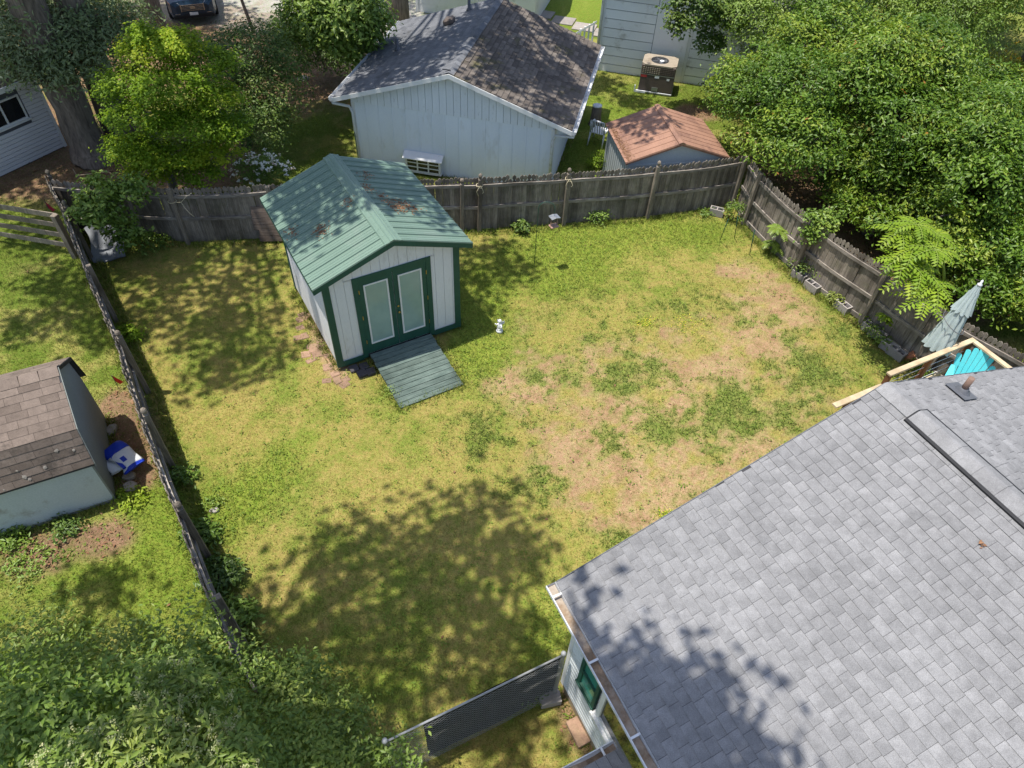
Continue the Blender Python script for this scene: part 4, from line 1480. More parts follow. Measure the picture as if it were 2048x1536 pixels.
def make_ac():
    c = at(1275, 183)
    d = at(1343, 193) - c
    t = thing('air_conditioner', 'brown packaged air conditioner with round fan on the grass', 'air conditioner', c, math.atan2(d.y, d.x))
    w, dp, h = 1.22, .95, 1.02
    MB().bevel_box(-.02, -.02, 0, w + .02, dp + .02, .07, .02).build('base_rail', 'grey_metal', t)
    MB().bevel_box(0, 0, .072, w, dp, h - .03, .02).build('cabinet', 'ac_brown', t)
    # top with a round opening
    m = MB()
    cx, cy, r_ = w * .48, dp * .5, .32
    n = 24
    vs, fs = [], []
    for k in range(n):
        a = 2 * math.pi * k / n
        ca, sa = math.cos(a), math.sin(a)
        vs.append((cx + r_ * ca, cy + r_ * sa, h))
        sx = (w + .01 - cx) / ca if ca > 1e-6 else ((-.01 - cx) / ca if ca < -1e-6 else 1e9)
        sy = (dp + .01 - cy) / sa if sa > 1e-6 else ((-.01 - cy) / sa if sa < -1e-6 else 1e9)
        q = min(sx, sy)
        vs.append((cx + q * ca, cy + q * sa, h))
        vs.append((cx + q * ca, cy + q * sa, h - .05))
        vs.append((cx + r_ * ca, cy + r_ * sa, h - .025))
    for k in range(n):
        k2 = (k + 1) % n
        fs += [(4 * k, 4 * k + 1, 4 * k2 + 1, 4 * k2), (4 * k + 1, 4 * k + 2, 4 * k2 + 2, 4 * k2 + 1), (4 * k, 4 * k2, 4 * k2 + 3, 4 * k + 3)]
    m.add(vs, fs)
    m.build('top_panel', 'ac_top', t)
    MB().lathe([(r_ - .01, h - .029), (r_ - .01, h - .026)], 24, Matrix.Translation((cx, cy, 0))).build('fan_well', 'black', t)
    m = MB()
    for k in range(4):
        a = k * math.pi / 2 + .4
        T = Matrix.Translation((cx, cy, h - .018)) @ Matrix.Rotation(a, 4, 'Z') @ Matrix.Rotation(.2, 4, 'X')
        m.box(.05, -.06, -.003, .27, .06, .003, T)
    m.build('fan_blade', 'lead_and_gap_shade', t)
    MB().lathe([(.08, h - .015), (.08, h + .02), (.05, h + .03)], 14, Matrix.Translation((cx + .08, cy - .06, 0))).build('fan_motor', 'plastic_white', t)
    gm_ = MB()
    for rr in (.1, .18, .26, .315):
        gm_.tube([(cx + rr * math.cos(a), cy + rr * math.sin(a), h + .012) for a in np.linspace(0, 2 * math.pi, 25)], .004, 4)
    for k in range(6):
        a = k * math.pi / 6
        gm_.tube([(cx - .32 * math.cos(a), cy - .32 * math.sin(a), h + .012), (cx + .32 * math.cos(a), cy + .32 * math.sin(a), h + .012)], .004, 4)
    gm_.build('fan_guard', 'lead_and_gap_shade', t)
    # louvred band and lower panel
    for i in range(14):
        x = .06 + i * .08
        for j in range(4):
            z = .70 + j * .06
            MB().prism([(z, -.001), (z + .035, -.018), (z + .042, -.016), (z + .042, -.001)][0:4] and [(-.001, z), (-.018, z + .035), (-.016, z + .042), (-.001, z + .042)], x, x + .05, 'yz').build('louvre', 'ac_top' if i < 8 else 'ac_brown', t)
    MB().box(.01, -.014, .655, w - .01, -.001, .675).build('seam_strip', 'grey_metal', t)
    MB().box(.01, -.006, .1, w - .01, -.001, .65).build('lower_panel', 'ac_brown', t)
    MB().box(.02, -.012, .56, .24, -.0065, .65).build('label', 'red_label', t)
    MB().box(.52, -.012, .57, .68, -.0065, .655).build('label', 'plastic_white', t)
    MB().box(.96, -.012, .53, 1.06, -.0065, .6).build('label', 'plastic_white', t)
    MB().box(.48, -.02, .1, .7, -.0065, .24).build('access_plate', 'grey_metal', t)
    MB().box(-.12, -.10, .02, .28, -.05, .09).build('bracket', 'plastic_white', t)
    MB().box(-.14, -.1, .02, -.10, -.06, .26).build('bracket', 'plastic_white', t)


make_ac()


def make_red_shed():
    o, yaw = Vector((4.28, 17.78, 0)), .2
    t = thing('metal_shed', 'small grey metal shed with rusty red ribbed roof', 'shed', o, yaw)
    hw, ze, zr, L = 1.52, 1.5, 2.0, 2.28
    sl = (zr - ze) / hw
    MB().prism([(-hw + .1, -.05), (hw - .1, -.05), (hw - .1, ze - .02), (0, zr - .05), (-hw + .1, ze - .02)], .06, .09).build('front_wall', 'metal_wall', t)
    n = 10
    for i in range(n):
        a = -hw + .1 + i * (2 * hw - .2) / n
        MB().bevel_box(a + .01, .045, -.05, a + (2 * hw - .2) / n - .01, .0595, ze - .15, .006).build('wall_panel', 'metal_wall', t)
    MB().box(-hw + .1, .035, ze - .15, hw - .1, .0595, ze - .1).build('header_trim', 'metal_wall', t)
    for sd in (-1, 1):
        x0 = sd * (hw - .1)
        MB().box(min(x0, x0 - sd * .02), .09, -.05, max(x0, x0 - sd * .02), L - .06, ze).build('side_wall', 'metal_wall', t)
        k = 12
        for i in range(k):
            y = .1 + i * (L - .2) / k
            xs = sorted((x0 + sd * .001, x0 + sd * .016))
            MB().box(xs[0], y + .03, -.05, xs[1], y + .11, ze - .02).build('wall_rib', 'metal_wall', t)
        ns = 9
        st = L / ns
        for i in range(ns):
            y0, y1 = i * st, (i + 1) * st - .001
            prof = [(y0, 0), (y0 + .006, .014), (y0 + .018, .014), (y0 + .024, 0), (y1, 0)]
            nn = len(prof)
            v = [(0, y, zr + h) for y, h in prof] + [(sd * hw, y, ze + h) for y, h in prof] + [(0, y0, zr - .01), (0, y1, zr - .01), (sd * hw, y0, ze - .01), (sd * hw, y1, ze - .01)]
            f = [(j, j + 1, nn + j + 1, nn + j) for j in range(nn - 1)] + [(2 * nn, 2 * nn + 2, 2 * nn + 3, 2 * nn + 1), (nn, 2 * nn - 1, 2 * nn + 3, 2 * nn + 2), (0, nn, 2 * nn + 2, 2 * nn), (nn - 1, 2 * nn + 1, 2 * nn + 3, 2 * nn - 1)]
            MB().add(v, f).build('roof_panel', 'red_roof', t)
        MB().prism([(0, zr - .012), (sd * hw, ze - .012), (sd * hw, ze - .07), (0, zr - .07)], -.012, -.001).build('rake_trim', 'red_roof', t)
    MB().prism([(-.09, zr - .02), (-.09, zr - .0), (0, zr + .035), (.09, zr - .0), (.09, zr - .02), (0, zr + .02)], -.01, L + .01).build('ridge_cap', 'red_roof', t)
    C = np.array([[-hw + .06 + abs(rnd.gauss(0, .09)), rnd.uniform(.02, L * .85), 0] for _ in range(420)])
    C[:, 2] = ze + (C[:, 0] + hw) * sl + .012
    V, F, rv = leaves_arrays(C, np.tile([[0, 0, 1.]], (len(C), 1)), 1, .05, .004, 1.5)
    link('leaf_litter', np_mesh('leaf_litter', V, F, {'rnd': rv}), 'litter', t, kind='stuff')


make_red_shed()


def make_white_chair():
    c = at(1196, 285)
    t = thing('garden_chair', 'white plastic garden chair beside the rusty-roofed shed', 'chair', c, 2.75)
    # front faces -y
    MB().bevel_box(-.24, -.24, .40, .24, .22, .43, .012).build('seat', 'plastic_white', t)
    for sx in (-1, 1):
        MB().tube([(sx * .25, -.28, 0), (sx * .24, -.24, .42), (sx * .27, -.2, .64), (sx * .28, -.05, .66), (sx * .27, .22, .62)], [.02, .03, .025, .025, .025], 8).build('arm', 'plastic_white', t, smooth=True)
        MB().tube([(sx * .25, .34, 0), (sx * .23, .22, .42)], [.02, .03], 8).build('leg', 'plastic_white', t, smooth=True)
        MB().tube([(sx * .23, .22, .42), (sx * .22, .36, .86)], [.028, .022], 8).build('back_frame', 'plastic_white', t, smooth=True)
    for k in range(5):
        x = -.16 + k * .08
        MB().box(x - .018, -.008, 0, x + .018, .008, .42, Matrix.Translation((0, .23, .44)) @ Matrix.Rotation(-.31, 4, 'X')).build('back_slat', 'plastic_white', t)
    MB().tube([(-.22, .36, .86), (0, .39, .90), (.22, .36, .86)], .024, 8).build('back_top', 'plastic_white', t, smooth=True)


make_white_chair()
sm = thing('tree_stump', 'cut tree stump with a white lid on top, near the garage wall', 'stump', at(1190, 248))
MB().lathe([(.26, -.05), (.2, .1), (.17, .35), (.16, .6), (.14, .62)], 12).build('stump', 'bark', sm, smooth=True)
MB().lathe([(.16, .622), (.165, .66), (.12, .675)], 16).build('lid', 'plastic_white', sm, smooth=True)
# walkway slabs near the far house
wk = thing('slab_path', 'pale concrete slab walkway by the far house corner', 'path', at(1120, 40))
for i in range(4):
    c = at(1085 + 42 * i, 28 + 13 * i) - at(1120, 40)
    MB().bevel_box(-.48, -.42, -.05, .48, .42, .02, .01, Matrix.Translation(c) @ Matrix.Rotation(-.25, 4, 'Z')).build('slab', 'concrete', wk)


# white outbuilding behind the garage (only a corner shows)
ob = thing('outbuilding', 'white building corner rising behind the garage roof', 'building', at(835, 22), -.2)
MB().box(.0, .0, -.1, 5.2, 4, 2.6).build('wall', 'far_wall', ob)
for k in range(8):
    MB().prism([(-.012, k * .32), (-.001, k * .32), (-.001, k * .32 + .316), (-.006, k * .32 + .316)], .02, 5.2, 'yz').build('siding_board', 'far_wall', ob)
MB().box(-.05, -.04, -.1, .05, -.0125, 2.6).build('corner_board', 'white_paint', ob)
MB().prism([(-.4, 2.6), (2, 3.6), (4.4, 2.6)], -.3, 5.5, 'yz').build('roof', 'shingle_garage', ob, rv=.4)


# vinyl-sided house at the left edge
def make_vinyl():
    c = at(133, 290)
    d = at(0, 353) - c
    yaw = math.atan2(-d.y, -d.x)          # x axis runs towards the near corner from the left
    t = thing('house', 'pale vinyl-sided house with dark window at the left edge', 'house', c, yaw)
    L, Hh = 7.0, 2.25
    MB().box(-L, .02, -.05, .0, 4, Hh).build('wall_core', 'lead_and_gap_shade', t)  # dark core colour imitates shade in the siding joints
    z = .0
    w0, w1, q0, q1 = -1.95, -.68, 1.17, 1.86
    while z < Hh - .02:
        z1 = z + .112
        segs = [(-L, -.08)]
        if z1 > q0 - .05 and z < q1 + .05:
            segs = [(-L, w0 - .05), (w1 + .05, -.08)]
        for a, b in segs:
            MB().prism([(-.004, z), (.019, z), (.019, z1 - .014), (.0, z1 - .014)], a, b, 'yz').build('siding_board', 'vinyl', t)
        z = z1
    MB().box(-.078, -.006, -.03, .012, .0185, Hh).build('corner_board', 'white_paint', t)
    w_ = MB()
    for (a, b, e, f) in ((w0, w0 + .05, q0, q1), (w1 - .05, w1, q0, q1), (w0 + .05, w1 - .05, q0, q0 + .05), (w0 + .05, w1 - .05, q1 - .05, q1), (-1.3, -1.25, q0 + .05, q1 - .05)):
        w_.box(a, -.02, e, b, .018, f)
    wd = w_.build('window', 'white_paint', t)
    for a, b in ((w0 + .05, -1.3), (-1.25, w1 - .05)):
        MB().box(a, .004, q0 + .05, b, .01, q1 - .05).build('pane', 'dark_glass', wd)
    MB().box(w0 - .06, -.05, q0 - .06, w1 + .06, .01, q0 - .002).build('sill', 'white_paint', wd)
    MB().prism([(-.35, Hh - .06), (-.35, Hh + .04), (2, Hh + 1.0), (4.3, Hh + .04), (4.3, Hh - .06)], -L, .25, 'yz').build('roof', 'shingle_brown', t, rv=.4)
    MB().box(-L, -.40, Hh - .08, .26, -.352, Hh + .05).build('fascia', 'white_paint', t)


make_vinyl()


# gambrel shed of the left neighbour
def make_barn():
    o = at(232.7, 998)
    yaw = R(28.5)
    t = thing('barn_shed', 'grey gambrel shed with brown shingle roof beyond the left fence', 'shed', o, yaw)
    # local: x along the near wall (wall runs to -x), y away from the camera
    L, D = 3.6, 2.15
    prof = [(-.1, 1.2), (.14, 1.88), (1.075, 2.5), (2.01, 1.88), (2.25, 1.2)]
    gable = [(.0, -.05), (D, -.05), (D, 1.2), (1.99, 1.8), (1.075, 2.42), (.16, 1.8), (.0, 1.2)]
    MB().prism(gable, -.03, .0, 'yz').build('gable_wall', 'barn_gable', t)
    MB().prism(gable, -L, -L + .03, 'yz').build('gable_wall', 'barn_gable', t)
    MB().box(-L + .031, .0, -.05, -.031, .03, 1.22).build('front_wall', 'barn_wall', t)
    MB().box(-L + .031, D - .03, -.05, -.031, D, 1.22).build('rear_wall', 'barn_wall', t)
    MB().box(-L, -.012, -.05, -.0005, -.0005, .04).build('base_board', 'barn_gable', t)
    inner = [(p[0], p[1] - .05) for p in prof[::-1]]
    rf = MB().prism(prof + inner, -L - .1, .06, 'yz').build('roof', 'roof_felt', t)
    X = Vector((1, 0, 0))
    Mw = Matrix.Translation(o) @ Matrix.Rotation(yaw, 4, 'Z')
    for k in range(4):
        a, b = (prof[k], prof[k + 1]) if k < 2 else (prof[k + 1], prof[k])
        va = Vector((0, a[0], a[1]))
        dv = Vector((0, b[0] - a[0], b[1] - a[1]))
        nr = Vector((0, -dv.z, dv.y)).normalized()
        if nr.z < 0:
            nr = -nr
        shingle_slope(rf, 'shingle_brown', va + Vector((-L - .1, 0, 0)), X, dv.normalized(), nr, L + .16, dv.length, .135, tab=(.27, .33), max_parts=90 if k < 2 else 20, seed=40 + k, thick=.008, to_world=Mw)
    x = .06
    while x > -L - .05:
        rc = 1.075
        p = [(rc - .14, 2.5 - .093 + .018), (rc, 2.528), (rc + .14, 2.5 - .093 + .018), (rc + .14, 2.5 - .093 + .008), (rc, 2.516), (rc - .14, 2.5 - .093 + .008)]
        MB().prism(p, x - .29, x - .004, 'yz').build('ridge_cap', 'shingle_brown', rf, rv=rnd.uniform(.5, 1))
        x -= .3
    for k in range(4):
        a, b = prof[k], prof[k + 1]
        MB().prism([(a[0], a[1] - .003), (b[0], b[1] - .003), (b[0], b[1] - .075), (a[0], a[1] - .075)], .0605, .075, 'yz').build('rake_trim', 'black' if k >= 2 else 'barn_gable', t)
    # lichen and bird-dropping spots
    g = random.Random(5)
    for (u, x, r_) in ((.62, -.35, .035), (.52, -.12, .028), (.30, -.62, .04), (.22, -.95, .045), (.42, -1.0, .02), (.12, -.9, .03), (.05, -1.3, .02)):
        yy, zz = prof[0][0] + (prof[1][0] - prof[0][0]) * u, prof[0][1] + (prof[1][1] - prof[0][1]) * u
        T = Matrix.Translation((x, yy, zz)) @ Matrix.Rotation(math.atan2(.68, .26), 4, 'X')
        n_ = 9
        MB().add([(r_ * g.uniform(.6, 1.2) * math.cos(k * 6.28 / n_), r_ * g.uniform(.6, 1.2) * math.sin(k * 6.28 / n_), .014) for k in range(n_)] + [(0, 0, .017)], [(k, (k + 1) % n_, n_) for k in range(n_)], T).build('lichen_spot', 'stone', rf)
    return t


make_barn()


# ------------------------------------------------------------------ deck, chair, umbrella behind the house
def make_deck():
    t = thing('wooden_deck', 'new pale wood deck railing behind the grey roof', 'deck', HO, HYAW)
    zt = 1.5
    for i in range(14):
        y = .03 + i * .14
        MB().bevel_box(6.5, y, .42, 11.35, y + .132, .46, .005).build('deck_board', 'new_wood', t)
    for (x, y) in ((8.86, 1.98), (11.25, 1.98), (11.25, .75), (10.05, 1.98)):
        MB().bevel_box(x - .045, y - .045, -.1, x + .045, y + .045, zt - .02, .005).build('post', 'post_wood', t)
    MB().bevel_box(8.8, 1.925, zt - .018, 11.3, 2.035, zt + .022, .004).build('top_rail', 'new_wood', t)
    MB().bevel_box(11.19, .05, zt - .018, 11.3, 1.923, zt + .022, .004).build('top_rail', 'new_wood', t)
    MB().bevel_box(8.91, 1.96, .62, 11.2, 2.0, .7, .004).build('lower_rail', 'new_wood', t)
    MB().bevel_box(11.23, .8, .62, 11.27, 1.93, .7, .004).build('lower_rail', 'new_wood', t)
    MB().bevel_box(7.5, 1.9, 1.16, 8.81, 2.02, 1.20, .004).build('lower_rail', 'new_wood', t)
    m = MB()
    for z in (.8, 1.0, 1.2, 1.38):
        m.tube([(8.91, 1.98, z), (11.2, 1.98, z)], .005, 5)
    m.build('cable', 'plastic_white', t)
    for x in (7.9,):
        MB().bevel_box(x - .045, 1.9, -.1, x + .045, 1.99, 1.16, .005).build('post', 'post_wood', t)


make_deck()


def make_adirondack():
    p = HM @ Vector((10.82, 1.45, .47))
    t = thing('adirondack_chair', 'turquoise plastic fan-back chair on the deck behind the roof', 'chair', p, -.55)
    # sits facing -y (towards the house)
    n = 7
    tilt = Matrix.Translation((0, .22, .25)) @ Matrix.Rotation(-.30, 4, 'X')
    for k in range(n):
        u = (k - (n - 1) / 2)
        a = u * .045
        topz = .82 - .028 * u * u
        x0 = u * .078
        m = MB()
        w0, w1 = .0365, .051
        xt = x0 + a * .7 * 1.0
        pts = [(x0 - w0, 0), (x0 + w0, 0), (xt + w1, topz - .03), (xt + w1 * .5, topz), (xt - w1 * .5, topz), (xt - w1, topz - .03)]
        m.prism(pts, -.012, .012, 'xz', tilt)
        m.build('back_slat', 'turquoise', t)
    MB().box(-.29, .013, .30, .29, .035, .38, tilt).build('back_brace', 'turquoise', t)
    for k in range(6):
        y0 = -.38 + k * .1
        MB().bevel_box(-.28, y0, .30 - .018 * k, .28, y0 + .09, .325 - .018 * k, .006).build('seat_slat', 'turquoise', t)
    for sx in (-1, 1):
        arm = [(sx * .25, -.46), (sx * .40, -.46), (sx * .42, -.2), (sx * .37, .25), (sx * .30, .25)]
        MB().prism(arm if sx > 0 else arm[::-1], .53, .56, 'xy').build('arm', 'turquoise', t)
        MB().box(min(sx * .27, sx * .35), -.42, 0, max(sx * .27, sx * .35), -.34, .529).build('leg', 'turquoise', t)
        MB().prism([(.1, .3), (.2, .24), (.42, .0), (.3, .0)], min(sx * .22, sx * .26), max(sx * .22, sx * .26), 'yz').build('leg', 'turquoise', t)
        MB().box(min(sx * .29, sx * .33), .12, .25, max(sx * .29, sx * .33), .2, .529).build('arm_support', 'turquoise', t)


make_adirondack()


def make_umbrella():
    base = HM @ Vector((10.5, 2.2, 0))
    top = at(1962, 566, 2.95)
    ax = (top - base)
    t = thing('patio_umbrella', 'closed grey-green patio umbrella leaning beside the deck railing', 'umbrella', base)
    MB().lathe([(.24, -.02), (.24, .04), (.1, .08), (.04, .1), (.04, .35)], 16).build('stand', 'lead_and_gap_shade', t, smooth=True)
    MB().tube([(0, 0, .05), ax * .97], .022, 8).build('pole', 'pipe_brown', t, smooth=True)
    q = ax.to_track_quat('Z', 'Y').to_matrix().to_4x4()
    Lx = ax.length

    def folded(z0, z1, r0, r1, name, n=64, rows=9, seed=0, hem=.05):
        g = random.Random(seed)
        v, f = [], []
        for i in range(rows + 1):
            u = i / rows
            z = z0 + (z1 - z0) * u
            r_ = r0 + (r1 - r0) * (u ** .85)
            for k in range(n):
                a = 2 * math.pi * k / n
                fold = abs(math.sin(5 * a + .9 * math.sin(2.5 * u) + seed)) ** .5
                rr = r_ * (1 - .55 * (1 - fold) * (1 - .3 * u)) * (1 + .06 * math.sin(3 * a + 1))
                zz = z - (hem * fold * (1 - u) if i == 0 else 0)
                v.append((rr * math.cos(a), rr * math.sin(a) * .8, zz))
        for i in range(rows):
            for k in range(n):
                k2 = (k + 1) % n
                f.append((i * n + k, i * n + k2, (i + 1) * n + k2, (i + 1) * n + k))
        MB().add(v, f, q).build(name, 'umbrella_cloth', t, smooth=True)
    folded(Lx - 1.62, Lx - .22, .30, .10, 'canopy', seed=1)
    folded(Lx - .66, Lx - .05, .215, .045, 'vent_canopy', seed=2, rows=6)
    MB().lathe([(.045, Lx - .06), (.05, Lx - .03), (.02, Lx), (.025, Lx + .04), (.008, Lx + .07)], 12, q).build('finial', 'plastic_white', t, smooth=True)
    mb = MB()
    mb.tube([q @ Vector((.255 * math.cos(a), .22 * math.sin(a), Lx - 1.0 + .12 * math.cos(a))) for a in np.linspace(0, 6.28, 20)], .008, 5)
    mb.build('tie_strap', 'lead_and_gap_shade', t)


make_umbrella()


# ------------------------------------------------------------------ small things in the yard
def block(label, p, yaw, group='concrete blocks along the right fence', plants=0, name='concrete_block'):
    t = thing(name, label, 'concrete block', p, yaw, group)
    m = MB()
    w, d, h = .2, .1, .19
    m.box(-w, -d, -.02, w, -d + .03, h).box(-w, d - .03, -.02, w, d, h)
    for x in (-w, -.015, w - .03):
        m.box(x, -d + .03, -.02, x + .03, d - .03, h)
    m.build('shell', 'concrete', t)
    MB().box(-w + .031, -d + .031, -.01, -.016, d - .031, .12).build('soil', 'paver_dark', t)
    MB().box(.016, -d + .031, -.01, w - .031, d - .031, .12).build('soil', 'paver_dark', t)
    return t


seg = (FENCE_RIGHT[2] - FENCE_RIGHT[1])
ry = math.atan2(seg.y, seg.x)
BL = [((1597, 556), 'farthest grey concrete block beside the feathery plant'), ((1622, 578), 'grey concrete block just below the feathery plant'), ((1683, 618), 'grey concrete block at the second fence post from the corner'),
      ((1738, 662), 'grey concrete block with weeds right after the tall fence post'), ((1752, 674), 'grey concrete block between two weedy ones'),
      ((1776, 699), 'grey concrete block near the railing post'), ((1790, 711), 'last grey concrete block before the wooden railing')]
for (px, py), lab in BL:
    block(lab, at(px, py), ry + rnd.uniform(-.08, .08))
block('single grey concrete block in the far right fence corner', at(1432, 428), -.35)
bk = MB().bevel_box(-.16, -.09, 0, .16, .09, .16, .01)
o = bk.build('concrete_block', 'concrete', None)
o.location = at(1100, 1402)
o.rotation_euler = (0, 0, .25)
tag(o, 'pale solid block on the ground by the chain link fence post', 'concrete block')
o = MB().bevel_box(-.1, -.2, 0, .1, .2, .09, .01).build('concrete_block', 'brick_pink', None)
o.location = at(1155, 1466)
o.rotation_euler = (0, 0, .5)
tag(o, 'tan slab block lying beside the house foundation', 'concrete block')


def rock(name, label, p, sx, sy, sz, mat='stone', seed=0, cat='stone', group=None):
    g = random.Random(seed)
    m = MB()
    n, rows = 12, 5
    v, f = [], []
    ph = [g.uniform(.82, 1.15) for _ in range(n)]
    for i in range(rows):
        u = i / (rows - 1)
        r_ = [1.0, 1.04, 1.0, .86, .5][i]
        for k in range(n):
            a = 2 * math.pi * k / n
            v.append((sx * r_ * ph[k] * math.cos(a), sy * r_ * ph[k] * math.sin(a), -.04 + (sz + .04) * [0, .4, .75, .95, 1.0][i] * g.uniform(.96, 1.04)))
    for i in range(rows - 1):
        for k in range(n):
            k2 = (k + 1) % n
            f.append((i * n + k, i * n + k2, (i + 1) * n + k2, (i + 1) * n + k))
    f.append(tuple((rows - 1) * n + k for k in range(n)))
    m.add(v, f)
    o = m.build(name, mat, None)
    o.location = p
    o.rotation_euler = (0, 0, g.uniform(0, 6))
    return tag(o, label, cat, group)


rock('rock', 'grey boulder at the foot of the chain link fence post', at(1085, 1368), .2, .15, .22, 'concrete', 3)
SG = 'stepping stones beside the left shed'
rock('stepping_stone', 'flat round stepping stone nearest the blue bag top side', at(222, 860), .15, .11, .05, 'stone', 11, 'stepping stone', SG)
rock('stepping_stone', 'squarish stepping stone touching the white bag', at(258, 952), .12, .09, .05, 'stone', 12, 'stepping stone', SG)
rock('stepping_stone', 'larger flat stepping stone below the squarish one', at(260, 973), .14, .12, .05, 'stone', 13, 'stepping stone', SG)
rock('paving_stone', 'small pale flat stone in the lawn right of the left fence', at(428, 1020), .09, .06, .012, 'concrete', 14)
rock('paving_stone', 'pale flat stone on the leaf litter behind the garage', at(606, 158), .25, .2, .05, 'stone', 15)


def make_bag(label, loc, yaw, mat, L, W, Hh, seed, second=None, tilt=0):
    g = random.Random(seed)
    t = thing('soil_bag', label, 'bag', loc, yaw, 'bags by the left shed')
    def pillow(x0, x1, nm, mt, grow=1.0):
        m = MB()
        n, rows = 16, 10
        v, f = [], []
        for i in range(rows + 1):
            u = i / rows
            x = x0 + (x1 - x0) * u
            uu = (x + L) / (2 * L)
            env = max(.12, (1 - abs(2 * uu - 1) ** 3.2)) ** .5
            for k in range(n):
                a = 2 * math.pi * k / n
                w = .045 * math.sin(3 * a + 5 * uu + seed) + .03 * math.sin(7 * uu + 2 * a)
                v.append((x, (W * (.85 + .15 * env) + w) * math.cos(a) * grow, (Hh * env * (1 + w * 3)) * math.sin(a) * grow + Hh * .9))
        for i in range(rows):
            for k in range(n):
                k2 = (k + 1) % n
                f.append((i * n + k, i * n + k2, (i + 1) * n + k2, (i + 1) * n + k))
        f.append(tuple(range(n))[::-1])
        f.append(tuple(rows * n + k for k in range(n)))
        m.add(v, f, Matrix.Rotation(tilt, 4, 'Y'))
        return m.build(nm, mt, t, smooth=True)
    if second:
        pillow(-L, -L * .25, 'printed_end', second, 1.006)
        pillow(-L * .25, L * .85, 'panel', mat)
        pillow(L * .85, L, 'printed_end', second, 1.004)
        MB().bevel_box(L * .2, -W * .5, Hh * 1.93, L * .55, -W * .05, Hh * 1.97, .002, Matrix.Rotation(tilt, 4, 'Y')).build('printed_square', second, t)
        for s_ in (-1,):
            MB().prism([(-L * .25, -W * .98), (L * .8, -W * .9), (L * .8, -W * .62), (-L * .25, -W * .55)], Hh * 1.25, Hh * 1.72, 'xy', Matrix.Rotation(tilt, 4, 'Y')).build('printed_band', second, t, smooth=False)
    else:
        pillow(-L, L, 'panel', mat)
    return t


make_bag('blue and white printed soil bag beside the left shed', at(250, 918, .2), -.62, 'bag_white', .36, .19, .11, 4, 'bag_blue', .12)
make_bag('crumpled white bag lying behind the blue printed bag', at(228, 928, .12), -.75, 'bag_white', .30, .17, .10, 9)


def pin_flag(label, p, mat, s=1.0):
    t = thing('marker_flag', label, 'flag', p, .4, 'marker flags')
    MB().tube([(0, 0, 0), (.01, 0, .42 * s)], .006, 5).build('wire', 'lead_and_gap_shade', t)
    MB().add([(.0, 0, .42 * s), (.05, .02, .3 * s), (.13, .05, .12 * s), (.05, .05, .08 * s), (.0, .0, .26 * s), (.004, .006, .42 * s), (.054, .026, .3 * s), (.134, .056, .12 * s), (.054, .056, .08 * s), (.004, .006, .26 * s)],
             [(0, 1, 2, 3, 4), (9, 8, 7, 6, 5), (0, 5, 6, 1), (1, 6, 7, 2), (2, 7, 8, 3), (3, 8, 9, 4), (4, 9, 5, 0)]).build('flag', mat, t)


pin_flag('drooping orange-red marker flag beside the left picket fence', at(238, 778), 'flag', 1.0)
pin_flag('drooping pink-red marker flag behind the low board fence', at(104, 432), 'flag_pink', 1.1)


def make_statue():
    t = thing('garden_statue', 'small white garden statue on the lawn right of the shed', 'statue', at(999, 662), -.3)
    t.scale = (.72, .72, .72)
    MB().lathe([(.115, -.02), (.115, .04), (.10, .06), (.085, .1), (.09, .16)], 14).build('pedestal', 'plastic_white', t, smooth=True)
    body = MB()
    body.lathe([(.085, .15), (.095, .2), (.075, .29), (.055, .35), (.05, .38)], 12)
    body.tube([(.05, -.04, .33), (.1, -.08, .27), (.06, -.11, .24)], [.026, .022, .018], 8)
    body.tube([(-.05, -.04, .33), (-.1, -.06, .30), (-.12, -.1, .37)], [.026, .022, .018], 8)
    body.lathe([(.02, .36), (.05, .39), (.062, .43), (.055, .47), (.03, .50)], 12)
    body.build('figure', 'plastic_white', t, smooth=True)
    w = MB()
    for s_ in (-1, 1):
        w.add([(s_ * .02, .06, .34), (s_ * .12, .10, .40), (s_ * .13, .11, .30), (s_ * .05, .08, .22), (s_ * .02, .075, .34), (s_ * .12, .115, .40), (s_ * .13, .125, .30), (s_ * .05, .095, .22)],
              [(0, 1, 2, 3), (7, 6, 5, 4), (0, 4, 5, 1), (1, 5, 6, 2), (2, 6, 7, 3), (3, 7, 4, 0)])
    w.build('wing', 'plastic_white', t)


make_statue()


def make_feeder():
    p = at(1068.5, 531)
    t = thing('bird_feeder', 'green shepherd hook pole with small hanging bird feeder', 'bird feeder', p)
    h = 1.75
    hook = [(0, 0, -.05), (0, 0, h)] + [(.2 - .2 * math.cos(a), 0, h + .2 * math.sin(a) * .9) for a in np.linspace(.2, math.pi, 10)] + [(.4, 0, h - .1), (.41, 0, h - .13)]
    MB().tube(hook, .008, 6).build('pole', 'green_paint', t, smooth=True)
    q = Vector((.41, 0, h - .16))
    MB().tube([(q.x, 0, q.z + .04), (q.x, 0, q.z - .32)], .004, 5).build('hanger', 'lead_and_gap_shade', t)
    m = MB()
    for s_ in (-1, 1):
        m.prism([(0, 0), (s_ * .12, -.022), (s_ * .12, -.03), (0, -.008)], -.1, .1, 'xz', Matrix.Translation(q + Vector((0, 0, -.05))) @ Matrix.Rotation(.5, 4, 'Z'))
    m.build('feeder_roof', 'grey_metal', t)
    MB().bevel_box(-.11, -.09, -.34, .11, .09, -.32, .006, Matrix.Translation(q) @ Matrix.Rotation(.5, 4, 'Z')).build('tray', 'copper', t)
    for sx in (-1, 1):
        MB().box(sx * .09 - .004, -.012, -.32, sx * .09 + .004, .012, -.08, Matrix.Translation(q) @ Matrix.Rotation(.5, 4, 'Z')).build('side_panel', 'copper', t)


make_feeder()
